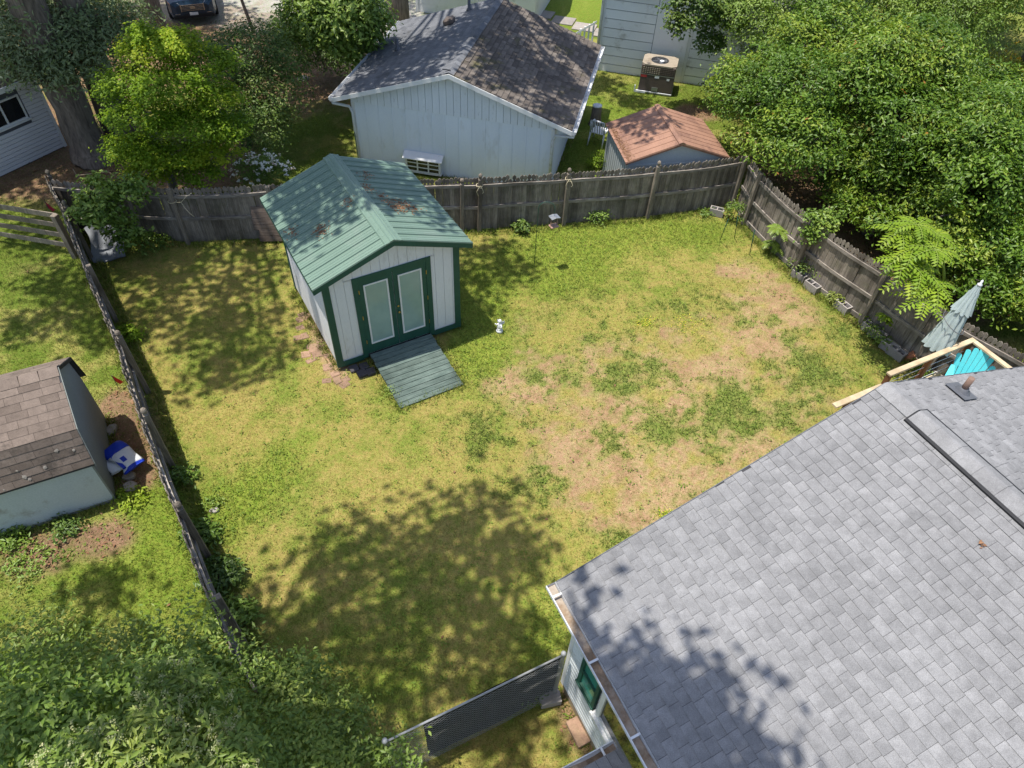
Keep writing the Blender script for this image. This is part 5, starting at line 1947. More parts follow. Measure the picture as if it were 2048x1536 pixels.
# stakes in the far right corner
for i, (a, b, lab) in enumerate((((1440, 480), (1456, 440), 'leftmost leaning green garden stake in the far right corner'), ((1470, 473), (1476, 430), 'middle green garden stake in the far right corner'),
                                 ((1500, 508), (1509, 462), 'right green garden stake near the first fence post'))):
    p0 = at(*a)
    p1 = at(b[0], b[1], .85)
    m = MB().tube([p0 - p0 - Vector((0, 0, .05)), p1 - p0], .011, 6)
    m.lathe([(.011, 0), (.02, .01), (.012, .03)], 6, Matrix.Translation(p1 - p0))
    o = m.build('garden_stake', 'green_paint', None, smooth=True)
    o.location = p0
    tag(o, lab, 'stake', 'garden stakes in the corner')

# clay pot pieces and stump at the end of the right fence
pt = thing('clay_pot', 'orange clay pot tipped over beside a stump near the deck', 'pot', at(1808, 718))
MB().lathe([(.07, 0), (.1, .12), (.12, .2), (.13, .2), (.13, .235), (.1, .235), (.08, .03)], 14, Matrix.Rotation(1.0, 4, 'Y')).build('pot', 'terracotta', pt, smooth=True)
o = MB().lathe([(.13, -.03), (.11, .2), (.09, .42), (.05, .45)], 10, Matrix.Rotation(.35, 4, 'Y')).build('tree_stump', 'bark_grey', None, smooth=True)
o.location = at(1826, 712)
tag(o, 'small broken stump leaning against the right fence by the deck', 'stump')


# chain link fence at the bottom
def make_chain_link():
    pr = at(1108, 1390)
    pl = at(770, 1483, 1.62)
    pl.z = 0
    t = thing('chain_link_fence', 'chain link fence with dark screen running to the house corner', 'fence', pr)
    d = pl - pr
    L = d.length
    dn = d / L
    h = 1.6
    for c in (Vector((0, 0, 0)), d):
        MB().lathe([(.032, -.1), (.032, h + .03), (.04, h + .032), (.038, h + .06), (.02, h + .085)], 12, Matrix.Translation(c)).build('post', 'galv', t, smooth=True)
    MB().tube([(0, 0, h), d + Vector((0, 0, h))], .016, 10).build('top_rail', 'galv', t, smooth=True)
    for z in (.3, 1.2):
        MB().tube([(math.cos(a) * .036, math.sin(a) * .036, z) for a in np.linspace(0, 6.28, 12)], .006, 5).build('tie_band', 'galv', t)
    # zigzag wires
    s_ = .042
    V, F = [], []
    off = Vector((-dn.y, dn.x, 0)) * .03
    n = int(L / s_)
    rw = .0017
    rows = int(h / s_)
    def wire(a, b):
        k = len(V)
        u = (b - a).normalized()
        w1 = Vector((-dn.y, dn.x, 0))
        w2 = u.cross(w1)
        for p in (a, b):
            for q in range(3):
                an = q * 2.094
                V.append(p + (w1 * math.cos(an) + w2 * math.sin(an)) * rw)
        F.extend([(k + q, k + (q + 1) % 3, k + 3 + (q + 1) % 3, k + 3 + q) for q in range(3)])
    for i in range(0, n, 2):
        for sg in (1, -1):
            x = i * s_ + s_ / 2
            # straight diagonals clipped to the panel
            for r_ in range(0, rows, 2):
                a = dn * (x + (0 if sg > 0 else 0)) + Vector((0, 0, r_ * s_)) + off
                e = dn * min(max(x + sg * s_, 0), L) + Vector((0, 0, (r_ + 1) * s_)) + off
                f_ = dn * x + Vector((0, 0, (r_ + 2) * s_)) + off
                wire(a, e)
                wire(e, f_)
    MB().add(V, F).build('wire_mesh', 'galv', t, kind='stuff')
    # dark screen tied to the yard side from the house post to two thirds of the length
    k = 14
    vs, fs = [], []
    nrm = Vector((-dn.y, dn.x, 0))
    for i in range(k + 1):
        u = i / k
        for j, z in enumerate((-.03, .5, 1.0, h - .05)):
            vs.append(dn * (L * .8 * u) - nrm * (.03 + .012 * math.sin(9 * u + j)) + Vector((0, 0, z + .015 * math.sin(12 * u + j))))
    for i in range(k):
        for j in range(3):
            a = i * 4 + j
            fs.append((a, a + 1, a + 5, a + 4))
    b0 = len(vs)
    vs += [v - nrm * .004 for v in vs]
    fs += [tuple(b0 + q for q in f[::-1]) for f in fs]
    MB().add(vs, fs).build('screen', 'screen', t)


make_chain_link()


# ------------------------------------------------------------------ parked car (top left)
def make_car():
    t = thing('parked_car', 'dark blue car parked nose-first on the gravel at the top', 'car', (-13.6, 29.35, 0), .43)
    W = .93
    # body sections along y (nose at y=-.0): (y, halfwidth, zbottom, zbelt, ztop)
    sec = [(-.05, .62, .38, .70, .78), (.06, .80, .28, .82, .90), (.35, .90, .24, .92, 1.0), (1.0, .93, .22, .98, 1.07), (1.25, .93, .22, 1.0, 1.12), (2.0, .93, .22, 1.02, 1.62),
           (2.6, .93, .22, 1.03, 1.70), (3.6, .93, .22, 1.03, 1.68), (4.2, .92, .24, 1.03, 1.55), (4.62, .86, .30, 1.0, 1.08), (4.7, .78, .42, .9, .96)]
    v, f = [], []
    for (y, w, zb, zs, zt) in sec:
        top_w = w * (.80 if zt > 1.2 else .86)
        v += [(-w * .92, y, zb), (-w, y, zb + .2), (-w, y, zs), (-top_w, y, zt - .03), (-top_w * .6, y, zt), (top_w * .6, y, zt), (top_w, y, zt - .03), (w, y, zs), (w, y, zb + .2), (w * .92, y, zb)]
    n = 10
    for i in range(len(sec) - 1):
        for k in range(n):
            k2 = (k + 1) % n
            f.append((i * n + k, i * n + k2, (i + 1) * n + k2, (i + 1) * n + k))
    f.append(tuple(range(n)))
    f.append(tuple((len(sec) - 1) * n + k for k in range(n))[::-1])
    MB().add(v, f).build('body', 'car_paint', t, smooth=False)
    MB().add([(-.66, 1.2, 1.13), (.66, 1.2, 1.13), (.62, 1.98, 1.645), (-.62, 1.98, 1.645), (-.66, 1.2, 1.09), (.66, 1.2, 1.09), (.62, 1.98, 1.6), (-.62, 1.98, 1.6)],
             [(0, 1, 2, 3), (7, 6, 5, 4), (0, 4, 5, 1), (1, 5, 6, 2), (2, 6, 7, 3), (3, 7, 4, 0)]).build('windscreen', 'dark_glass', t)
    for sx in (-1, 1):
        MB().prism([(1.45, 1.06), (2.05, 1.5), (4.0, 1.48), (4.3, 1.08)], min(sx * .90, sx * .945), max(sx * .90, sx * .945), 'yz').build('side_window', 'dark_glass', t)
        for y in (.95, 3.75):
            T = Matrix.Translation((sx * .86, y, .36)) @ Matrix.Rotation(math.pi / 2, 4, 'Y')
            wh = MB().lathe([(.26, -.1), (.35, -.09), (.36, 0), (.35, .09), (.26, .1)], 20, T).build('wheel', 'tyre', t, smooth=True)
            MB().lathe([(.22, -.105), (.24, 0), (.22, .105)], 14, T).build('rim', 'chrome', wh)
        hl = MB().add([(sx * .42, -.06, .74), (sx * .80, .07, .80), (sx * .86, .22, .86), (sx * .50, .0, .84), (sx * .42, -.0, .74), (sx * .80, .13, .80), (sx * .86, .28, .86), (sx * .50, .06, .84)],
                      [(0, 1, 2, 3), (7, 6, 5, 4), (0, 4, 5, 1), (1, 5, 6, 2), (2, 6, 7, 3), (3, 7, 4, 0)]).build('headlight', 'lamp_clear', t)
        MB().add([(sx * .74, .03, .79), (sx * .83, .1, .81), (sx * .87, .24, .86), (sx * .78, .1, .85)], [(0, 1, 2, 3)]).build('indicator', 'amber', hl)
        MB().box(min(sx * .5, sx * .7), -.06, .40, max(sx * .5, sx * .7), .0, .46).build('fog_lamp', 'chrome', t)
        MB().bevel_box(min(sx * .95, sx * 1.12), 1.5, 1.05, max(sx * .95, sx * 1.12), 1.62, 1.2, .03).build('mirror', 'car_paint', t)
    g = MB()
    for k in range(5):
        z = .56 + k * .05
        g.box(-.42 + .0 * k, -.085, z, .42, -.06, z + .018)
    g.box(-.45, -.08, .53, -.42, -.058, .8).box(.42, -.08, .53, .45, -.058, .8)
    g.build('grille', 'chrome', t)
    MB().lathe([(.06, 0), (.06, .015)], 16, Matrix.Translation((0, -.088, .68)) @ Matrix.Rotation(math.pi / 2, 4, 'X') @ Matrix.Scale(1.7, 4, (1, 0, 0))).build('badge', 'chrome', t)
    MB().bevel_box(-.78, -.1, .30, .78, -.02, .44, .03).build('bumper', 'black', t)
    MB().box(-.16, -.115, .40, .16, -.102, .50).build('number_plate', 'plastic_white', t)


make_car()


# ------------------------------------------------------------------ trees and shrubs
def L3(px, py, z, rx, ry=None, rz=None):
    c = at(px, py, z)
    return (c.x, c.y, z, rx, ry or rx, rz or rx * .75)


# broad evergreens along the right
def evergreen(label, cx, cy, r_, h, seed, n, mat='leaf_evergreen', leaf=.125, per=16, name='evergreen_tree', extra=()):
    g = random.Random(seed)
    lobes = [(cx, cy, h * .50, r_ * .74, r_ * .74, h * .34)]
    for k in range(30):
        a = k * 2.4 + seed
        el = g.uniform(-.15, 1.25)
        q = r_ * .86 * math.cos(el)
        z = h * (.42 + .50 * math.sin(el))
        s_ = r_ * g.uniform(.17, .33)
        lobes.append((cx + q * math.cos(a), cy + q * math.sin(a), z, s_, s_ * g.uniform(.8, 1.2), s_ * .75))
    lobes += list(extra)
    tree(name, label, 'tree', (cx, cy, 0), [((cx, cy, -.1), .16), ((cx + .1, cy, h * .35), .12), ((cx, cy + .1, h * .7), .05)], lobes, mat, leaf, int(n * 1.2), per, .14, 'bark_grey', 'broad evergreen trees beyond the right fence', seed=seed, bottom=-.7, shell=.22)


evergreen('large glossy evergreen tree overhanging the far right fence corner', 9.25, 19.8, 3.5, 4.6, 3, 4000)
evergreen('glossy evergreen tree behind the middle of the right fence', 11.7, 16.2, 2.7, 4.2, 4, 3000)
evergreen('glossy evergreen tree at the right edge behind the umbrella', 14.2, 13.8, 2.6, 3.6, 5, 2200)
evergreen('glossy evergreen tree in the middle of the right-hand mass', 13.1, 18.3, 2.8, 3.7, 6, 2800)
evergreen('low evergreen filling the gap above the right fence ivy', 9.9, 17.0, 1.6, 2.7, 14, 1100)
evergreen('low evergreen behind the lime sapling', 11.6, 14.0, 1.5, 2.4, 15, 1000)
evergreen('glossy evergreen tree at the right edge below the daylilies', 16.0, 16.4, 2.5, 3.0, 7, 2000)
evergreen('dull green tree overhanging the far white house', 9.3, 25.2, 3.0, 5.0, 8, 2300, 'leaf_mid', .11)
evergreen('dull green tree at the top right behind the evergreens', 14.2, 27.3, 3.6, 5.0, 9, 2500, 'leaf_mid', .11)
evergreen('olive green tree at the upper right edge', 20.0, 29.5, 3.8, 5.2, 10, 2300, 'leaf_olive', .12)
evergreen('olive green tree filling the top right corner', 16.5, 34.5, 4.2, 6.0, 12, 2300, 'leaf_olive', .13)
evergreen('dull green tree touching the top edge right of the far house', 10.3, 31.0, 3.2, 6.5, 13, 1900, 'leaf_mid', .12)

# bare twigs showing in the mass
for i, (px, py, z) in enumerate(((1790, 30, 4.5), (1900, 110, 4.2), (1750, 60, 4.6))):
    pass

# Japanese maple, bright
ML = [L3(300, 105, 4.0, .85, .8, .32), L3(400, 130, 3.8, .85, .8, .3), L3(255, 165, 3.5, .7, .7, .28), L3(340, 175, 3.7, .9, .8, .3), L3(430, 200, 3.2, .75, .7, .28), L3(290, 235, 3.0, .9, .8, .3),
      L3(380, 250, 2.8, .9, .8, .3), L3(455, 255, 2.6, .6, .6, .25), L3(270, 300, 2.2, .75, .7, .28), L3(340, 315, 2.0, .9, .7, .28), L3(420, 305, 2.0, .7, .65, .28), L3(235, 190, 3.1, .5, .5, .2), L3(350, 90, 4.3, .6, .6, .3), L3(290, 80, 4.3, .35, .35, .35), L3(300, 345, 1.5, .7, .5, .25), L3(400, 345, 1.5, .6, .5, .25)]
mbase = Vector((-10.0, 17.2, 0))
tree('maple_tree', 'bright yellow-green Japanese maple with layered foliage left of the garage', 'tree', mbase,
     [(mbase - Vector((0, 0, .1)), .13), (mbase + Vector((.1, -.1, 1.2)), .1), (mbase + Vector((.2, -.5, 3.0)), .05)], ML, 'leaf_maple', .085, 1700, 20, .10, 'bark_grey', seed=31, upw=1.2, aspect=.6, bottom=-.25)

# big oak on the left, high crown outside the picture and a low limb inside it
ob_ = at(190, 316)
OT = [(ob_ + Vector((0, 0, -.2)), .72), (ob_ + Vector((-.05, 0, .5)), .52), (ob_ + Vector((-.1, .1, 2.5)), .46), (ob_ + Vector((-.1, .2, 6)), .42), (ob_ + Vector((0, .2, 11)), .3), (ob_ + Vector((.6, -.4, 15)), .12)]
OL = [L3(60, 60, 3.4, 1.7, 1.5, .6), L3(150, 40, 3.5, 1.7, 1.5, .6), L3(110, 115, 2.9, 1.5, 1.3, .5), L3(185, 105, 3.0, 1.2, 1.2, .5), L3(45, 125, 2.8, 1.0, 1.0, .4), L3(220, 40, 3.4, 1.0, 1.0, .5), L3(20, 20, 3.8, 1.6, 1.6, .6),
      L3(95, 165, 2.6, .6, .6, .3), L3(130, 150, 2.7, .6, .6, .3), L3(265, 60, 3.3, .5, .5, .3)]
tree('oak_tree', 'massive oak trunk at the left with low hanging branches', 'tree', ob_, OT, OL, 'leaf_oak', .15, 1300, 14, .27, seed=41, upw=.4, aspect=.36)
# its high crown shades the shed and the left of the yard
HL = []
g_ = random.Random(77)


def high(px, py, zt, z, r_, rz=1.0):
    """lobe at height z whose shade falls on the photographed point (px,py) at height zt"""
    c = at(px, py, zt)
    k = (z - zt) / math.tan(SUN_EL)
    return (c.x + math.cos(SUN_AZ) * k, c.y + math.sin(SUN_AZ) * k, z, r_, r_, rz)


def crown_only(parent_name, label, base, trunk, lobes, n, leaf, seed, per=10, spread=.3, mat='leaf_oak'):
    return tree(parent_name, label, 'tree', base, trunk, lobes, mat, leaf, n, per, spread, seed=seed, upw=.9, aspect=.6, bottom=-.9, shell=.9)


hl1 = [high(330, 560, 0, 13, 1.3), high(450, 640, 0, 13.5, 1.2), high(500, 560, 0, 12.5, 1.0), high(300, 650, 0, 13, .7), high(440, 720, 0, 14, .9), high(520, 720, 0, 13, .5), high(270, 520, 0, 12, .9),
       high(400, 520, 0, 13, .9), high(560, 650, 0, 13, .5), high(600, 380, 2.7, 13, .8), high(640, 430, 2.8, 13.5, .55), high(700, 340, 2.9, 13, .9), high(780, 370, 2.7, 13, .8), high(800, 420, 2.6, 13, .5), high(590, 470, 2.6, 13, .35),
       high(960, 560, 0, 13, .75), high(990, 510, 0, 13, .7), high(1040, 540, 0, 13, .45), high(950, 610, 0, 13, .45),
       high(190, 400, 0, 12, 1.1), high(100, 450, 0, 12, 1.3), high(60, 640, 0, 12.5, .8), high(170, 620, 0, 12.5, .8), high(190, 680, 0, 12.5, .4), high(120, 560, 0, 12.5, .9), high(330, 475, .4, 12, .7), high(480, 465, .4, 12, .6), high(660, 350, 2.8, 13, .7), high(740, 360, 2.8, 13, .6), high(620, 410, 2.7, 13, .5), high(700, 400, 2.9, 13, .4), high(210, 330, 0, 13, 1.0), high(90, 300, 1, 13, 2.0)]
b1 = at(237, 300) + Vector((-.1, .6, 0))
crown_only('oak_tree', 'second dark trunk standing close behind the massive oak', b1, [(b1 - Vector((0, 0, .2)), .5), (b1 + Vector((0, 0, 3)), .38), (b1 + Vector((.3, -.3, 9)), .28), (b1 + Vector((1.2, -1.5, 13)), .12)], hl1, 700, .26, 51)

b2 = at(322, 88)
hl2 = [high(540, 180, 1, 14, 1.8), high(340, 40, 0, 14, 3.0), high(520, 310, 0, 13, 1.0), high(560, 260, 0, 13, 1.6), high(640, 130, 0, 14, 2.2), high(180, 60, 4, 15, 1.6), high(620, 260, 0, 13, 1.0), high(100, 60, 4, 15, 2.5), high(660, 300, 0, 13, .8)]
crown_only('pine_tree', 'straight grey trunk behind the maple near the parked car', b2, [(b2 - Vector((0, 0, .2)), .42), (b2 + Vector((0, 0, 5)), .34), (b2 + Vector((0, 0, 15)), .15)], hl2, 1000, .30, 52)
b3 = at(797, 62)
hl3 = [high(800, 120, 2.6, 14, 1.5), high(860, 90, 3, 14, 1.5), high(950, 60, 3, 14, 1.4), high(1000, 150, 2.9, 13, .9), high(1080, 150, 2.5, 13, 1.0), high(1110, 220, 2.4, 13, .7), high(1020, 90, 3, 14, 1.2), high(1140, 100, 2.3, 14, .7), high(740, 170, 2.4, 13, 1.1), high(1290, 245, 1.8, 12, .6), high(1250, 235, 1.6, 12, .5),
       high(1000, 40, 3, 14, 1.1), high(1190, 170, 0, 13, .9), high(1260, 200, 0, 13, .6), high(1180, 250, 0, 13, .8), high(840, 170, 2.8, 13, .8), high(1160, 320, 0, 13, .5), high(700, 100, 0, 14, 1.8), high(780, 20, 0, 15, 2.0)]
crown_only('pine_tree', 'thick grey trunk beside the upper left corner of the garage', b3, [(b3 - Vector((0, 0, .2)), .48), (b3 + Vector((0, 0, 5)), .40), (b3 + Vector((0, 0, 16)), .18)], hl3, 820, .28, 53)
# trees beyond the left picture edge and behind the camera: only their shade reaches the picture
b4 = Vector((-9.6, 2.2, 0))
hl4 = [high(760, 1090, 0, 14, .7), high(690, 1150, 0, 14, .6), high(900, 1060, 0, 14.5, .75), high(1000, 1090, 0, 14, .6), high(1060, 1110, 0, 14, .35), high(830, 1180, 0, 13.5, .8), high(950, 1200, 0, 14, .8), high(620, 1110, 0, 13.5, .35), high(640, 1240, 0, 14, .7), high(760, 1290, 0, 14, .7), high(900, 1310, 0, 14, .7), high(1030, 1290, 0, 14, .5),
       high(560, 1260, 0, 14, .6), high(720, 1400, 0, 14, .6), high(1000, 1380, 0, 14, .4), high(850, 1420, 0, 14, .5), high(500, 1180, 0, 13, .3), high(200, 1180, 0, 12.5, .5), high(100, 1300, 0, 13, .6), high(300, 1330, 1, 13, .4), high(400, 1430, 2, 13, .5), high(200, 1480, 2, 13, .6), high(60, 1460, 2, 13, .8), high(600, 1470, 1, 13, .6), high(700, 1530, 1, 13, .7), high(1000, 1000, 0, 14, .35), high(940, 1010, 0, 14, .25)]
crown_only('oak_tree', 'tall tree standing outside the left edge whose crown shades the lower lawn', b4, [(b4 - Vector((0, 0, .2)), .5), (b4 + Vector((.2, .2, 4)), .4), (b4 + Vector((1, .6, 9)), .3), (b4 + Vector((2.5, 1.5, 12.5)), .14)], hl4, 370, .25, 54)
b5 = Vector((-3.6, -3.2, 0))
hl5 = [high(1240, 1370, 3.7, 14, .3), high(1300, 1400, 3.8, 14.5, .5), high(1370, 1470, 3.9, 14, .6), high(1300, 1480, 3.8, 14.5, .7), high(1420, 1530, 3.9, 14, .4), high(1220, 1420, 3.6, 14, .6), high(1380, 1560, 3.8, 14.5, .9), high(1140, 1185, 3.6, 14, .12), high(1000, 1470, 0, 14, .7)]
crown_only('oak_tree', 'tall tree standing behind the viewpoint whose crown shades the roof corner', b5, [(b5 - Vector((0, 0, .2)), .45), (b5 + Vector((.2, .4, 5)), .36), (b5 + Vector((1.2, 2, 11)), .25), (b5 + Vector((2.6, 4, 13.5)), .12)], hl5, 170, .24, 55)

# dark shrubs between maple and garage
tree('shrub', 'large dark green shrub between the bright maple and the garage', 'shrub', at(500, 290), [(at(500, 290), .08), (at(500, 290) + Vector((.1, 0, 1.5)), .05), (at(500, 290) + Vector((0, .1, 2.6)), .02)],
     [L3(500, 115, 2.6, 1.2, 1.2, .9), L3(470, 200, 1.8, 1.0, 1., .9), L3(545, 190, 1.8, 1.0, 1., .9), L3(520, 260, 1.1, .9, .9, .8), L3(460, 280, 1.0, .7, .7, .7), L3(560, 120, 2.2, .9, .9, .7), L3(420, 130, 2., .9, .9, .8)], 'leaf_dark', .10, 1500, 14, .13, 'bark_grey', seed=61)
tree('shrub', 'dark glossy shrub in the shade right of the thin stems', 'shrub', at(600, 120), [(at(600, 120), .06), (at(600, 120) + Vector((0, 0, 1.4)), .03)],
     [L3(590, 80, 1.6, .9, .9, .8), L3(640, 100, 1.0, .8, .8, .7), L3(680, 120, .8, .8, .8, .6)], 'leaf_dark', .11, 520, 14, .13, 'bark_grey', seed=62)
ms_ = at(507, 64)
tree('small_tree', 'thin dark stems of a small tree near the top left', 'tree', ms_, [(ms_, .07), (ms_ + Vector((-.3, 0, 2)), .055), (ms_ + Vector((-.8, .2, 4)), .03)],
     [tuple(ms_ + Vector((-.9, .2, 4.3))) + (1.2, 1.2, .6), tuple(ms_ + Vector((.9, .1, 4.6))) + (1.1, 1.1, .6)], 'leaf_mid', .11, 300, 12, .15, 'bark', seed=63)
tree('small_tree', 'leafy mid-green tree spreading at the top left of the garage roof', 'tree', at(680, 110), [(at(680, 110), .09), (at(680, 110) + Vector((0, 0, 1.6)), .07), (at(680, 110) + Vector((.1, 0, 3.2)), .03)],
     [L3(690, 20, 3.4, 1.3, 1.2, .7), L3(620, 30, 3.0, .9, .9, .6), L3(730, 55, 2.7, .75, .75, .6), L3(660, 75, 2.5, .9, .9, .55), L3(720, 100, 2.0, .7, .7, .5), L3(600, 70, 2.3, .5, .5, .4)], 'leaf_mid', .18, 900, 12, .16, 'bark', seed=64, aspect=.5)


# flowering bush by the fence
wb = at(525, 355)
tree('flowering_bush', 'white flowering bush behind the fence left of the shed roof', 'bush', wb, [(wb, .03), (wb + Vector((0, 0, .8)), .015)], [L3(500, 350, .7, .5, .5, .45), L3(550, 345, .8, .45, .45, .45), L3(530, 335, 1.1, .35, .35, .35)], 'leaf_mid', .07, 260, 12, .08, 'twig', seed=65)
C, d_ = lobe_clumps([L3(500, 350, .8, .5, .5, .45), L3(550, 342, .95, .45, .45, .45), L3(530, 330, 1.2, .35, .35, .35)], 70, .15, 0, np.random.default_rng(66))
V, F, rv = leaves_arrays(C - np.array(wb), d_, 6, .085, .03, .9, .7, np.random.default_rng(67))
wbo = [o for o in bpy.data.objects if o.name.startswith('flowering_bush')][0]
link('blossom', np_mesh('blossom', V, F, {'rnd': rv}), 'petal_white', wbo, kind='stuff')

# vine and saplings on fences
tree('fence_vine', 'leafy green sapling hanging over the left corner of the back fence', 'vine', at(215, 480), [(at(215, 480), .03), (at(215, 480) + Vector((0, .1, 1.3)), .02), (at(215, 480) + Vector((-.1, .1, 2.0)), .01)],
     [L3(200, 385, 1.9, .5, .4, .35), L3(250, 395, 1.7, .45, .4, .3), L3(270, 375, 1.9, .35, .3, .25), L3(180, 430, 1.4, .4, .35, .35), L3(240, 450, 1.0, .5, .35, .4), L3(255, 480, .6, .4, .3, .3), L3(215, 420, 1.5, .4, .4, .35)], 'leaf_mid', .13, 300, 10, .11, 'twig', seed=68, aspect=.5)
tree('fence_vine', 'ivy climbing over the top of the right fence at its second post', 'vine', at(1600, 540), [(at(1600, 540), .02), (at(1600, 540) + Vector((.1, .1, 1.2)), .012), (at(1600, 540) + Vector((.2, .3, 1.8)), .008)],
     [L3(1630, 440, 1.6, .3, .2, .2), L3(1645, 455, 1.5, .25, .2, .3), L3(1618, 475, 1.2, .2, .12, .3), L3(1665, 435, 1.7, .3, .2, .15)], 'leaf_mid', .09, 130, 9, .09, 'twig', seed=69, aspect=.7)
tree('house_vine', 'dark ivy hanging over the corner of the far white house', 'vine', at(1400, 160), [(at(1400, 160), .04), (at(1400, 160) + Vector((0, .1, 2)), .03), (at(1400, 160) + Vector((-.2, .1, 3.2)), .01)],
     [L3(1390, 20, 3.2, .9, .35, .6), L3(1440, 40, 2.8, .9, .35, .7), L3(1365, 60, 2.7, .35, .25, .4), L3(1420, 90, 2.1, .5, .25, .5), L3(1350, 45, 2.9, .25, .2, .3)], 'leaf_dark', .12, 420, 10, .11, 'twig', seed=70, aspect=.7)


# ailanthus sapling with feather leaves
def frond_tree(name, label, cat, base, heads, mat, seed, nf=7, fl=.75, leaflet=.15):
    g = random.Random(seed)
    gn = np.random.default_rng(seed)
    base = Vector(base)
    t = thing(name, label, cat, base)
    st = MB()
    V, F, rv, k = [], [], [], 0
    for h in heads:
        h = Vector(h) - base
        st.tube([(g.uniform(-.1, .1), g.uniform(-.1, .1), 0), h * .6 + Vector((0, 0, .2)), h], [.025, .018, .01], 6)
        for j in range(nf):
            a = j * 2 * math.pi / nf + g.uniform(-.3, .3)
            d = Vector((math.cos(a), math.sin(a), .35))
            L = fl * g.uniform(.7, 1.15)
            pts = [h + Vector((d.x * L * u, d.y * L * u, .35 * L * u - .55 * L * u * u)) for u in np.linspace(0, 1, 8)]
            st.tube(pts, [.007] * 7 + [.003], 4)
            sv = Vector((-d.y, d.x, 0)).normalized()
            tone = g.random()
            for q in range(1, 8):
                p = pts[q]
                ll = leaflet * (1.1 - .5 * abs(q - 3.5) / 4)
                fwd = (pts[q] - pts[q - 1]).normalized()
                for s_ in (-1, 1):
                    tip = p + sv * s_ * ll + fwd * ll * .35 - Vector((0, 0, ll * .25))
                    m1 = p.lerp(tip, .4) + fwd * ll * .26
                    m2 = p.lerp(tip, .4) - fwd * ll * .26
                    V += [p, m1, tip, m2]
                    F += [(k, k + 1, k + 2), (k, k + 2, k + 3)]
                    rv += [min(1, max(0, .6 * tone + .4 * g.random()))] * 4
                    k += 4
    st.build('stem', 'green_stem', t, smooth=True)
    link('fronds', np_mesh('fronds', np.array([tuple(v) for v in V]), np.array(F), {'rnd': np.array(rv)}), mat, t)


frond_tree('sapling', 'bright lime sapling with feathery compound leaves over the right fence', 'sapling', at(1850, 640) + Vector((.7, .6, 0)),
           [at(1800, 465, 2.9), at(1835, 450, 3.1), at(1870, 500, 2.9), at(1800, 520, 2.6), at(1840, 540, 2.5), at(1850, 600, 2.1), at(1870, 570, 2.3), at(1825, 500, 2.8), at(1870, 470, 2.9), at(1820, 560, 2.3)], 'leaf_lime', 81, 7, .56, .15)
for i, (px, py, z, lab, fl) in enumerate(((1775, 632, .45, 'lime leafy weed growing on the right fence beside the tall post', .22), (1552, 455, .75, 'pale green weed shoot on the near face of the right fence', .3), (1545, 487, .2, 'low green weed at the foot of the right fence', .25))):
    b = at(px, py + 15, 0)
    frond_tree('weed', lab, 'weed', b, [at(px, py, z + .1), at(px + 10, py + 8, z)], 'leaf_lime' if i == 0 else 'leaf_mid', 90 + i, 5, fl, .11)


def weed(label, px, py, r_, h, mat, seed, leaf=.09, n=40, per=9, name='weed', group='weeds along the fences'):
    b = at(px, py)
    tree(name, label, 'weed', b, [(b - Vector((0, 0, .02)), .012), (b + Vector((0, 0, h * .7)), .006)], [(b.x, b.y, h * .42, r_ * 1.1, r_ * 1.1, h * .42), (b.x + r_ * .7, b.y + r_ * .3, h * .25, r_ * .6, r_ * .5, h * .25), (b.x - r_ * .6, b.y + r_ * .5, h * .2, r_ * .5, r_ * .6, h * .22)], mat, leaf * .85, n, per, .07, 'twig', group, seed=seed, aspect=.45, limbs=False, crown_name='leaves', trunk_name='stem')


weed('bushy green weed at the back fence between two finial posts', 1197, 440, .26, .4, 'leaf_mid', 101, .1, 60)
weed('dark spiky plant at the back fence left of the feeder pole', 1043, 462, .18, .34, 'leaf_dark', 102, .13, 34)
weed('pale green shrub in the far right fence corner among stakes', 1465, 440, .24, .7, 'leaf_mid', 103, .09, 46)
weed('low green weed beside the corner concrete block', 1412, 430, .2, .16, 'leaf_mid', 104, .08, 26)
weed('feathery green plant behind the first concrete blocks of the right fence', 1615, 548, .42, .62, 'leaf_dark', 105, .10, 120)
weed('weed sprouting between concrete blocks below the tall post', 1745, 668, .16, .3, 'leaf_mid', 106, .09, 30)
weed('lime weed at the foot of the tall right fence post', 1735, 645, .15, .3, 'leaf_lime', 107, .09, 26)
weed('green weed over the concrete block by the second bay', 1672, 605, .22, .3, 'leaf_olive', 108, .09, 36)
weed('weed clump between the last two concrete blocks', 1763, 688, .16, .25, 'leaf_mid', 109, .09, 26)
weed('leafy weed at the foot of the left fence near its middle', 262, 675, .22, .4, 'leaf_lime', 110, .12, 40)
weed('green weeds on the shaded side of the left fence, lower part', 400, 1075, .25, .35, 'leaf_mid', 111, .12, 60)
weed('green weeds under the left fence near its third post', 360, 960, .22, .3, 'leaf_mid', 112, .1, 50)
weed('weed beside the pale flat stone in the lawn', 425, 1008, .1, .12, 'leaf_mid', 113, .08, 16)
weed('dark weeds along the left fence near the lower posts', 440, 1160, .3, .4, 'leaf_dark', 114, .12, 70)
weed('green weeds in the shade right of the left fence low end', 465, 1240, .3, .4, 'leaf_mid', 115, .12, 70)
weed('small lime bush beside the rusty-roofed metal shed', 1200, 338, .32, .6, 'leaf_lime', 116, .08, 90)
weed('broad leafy weeds below the gambrel shed wall, left end', 20, 1080, .24, .2, 'leaf_mid', 117, .11, 40)
weed('broad leafy weeds below the gambrel shed wall, middle', 130, 1060, .24, .16, 'leaf_dark', 118, .1, 40)
weed('lime weeds at the near corner of the gambrel shed', 262, 1003, .26, .14, 'leaf_lime', 119, .09, 40)
weed('weed patch on bare soil below the gambrel shed', 60, 1130, .4, .14, 'leaf_mid', 120, .09, 50)
weed('leafy weeds at the shed corner beside the ramp foot', 780, 785, .08, .1, 'leaf_mid', 121, .05, 20)
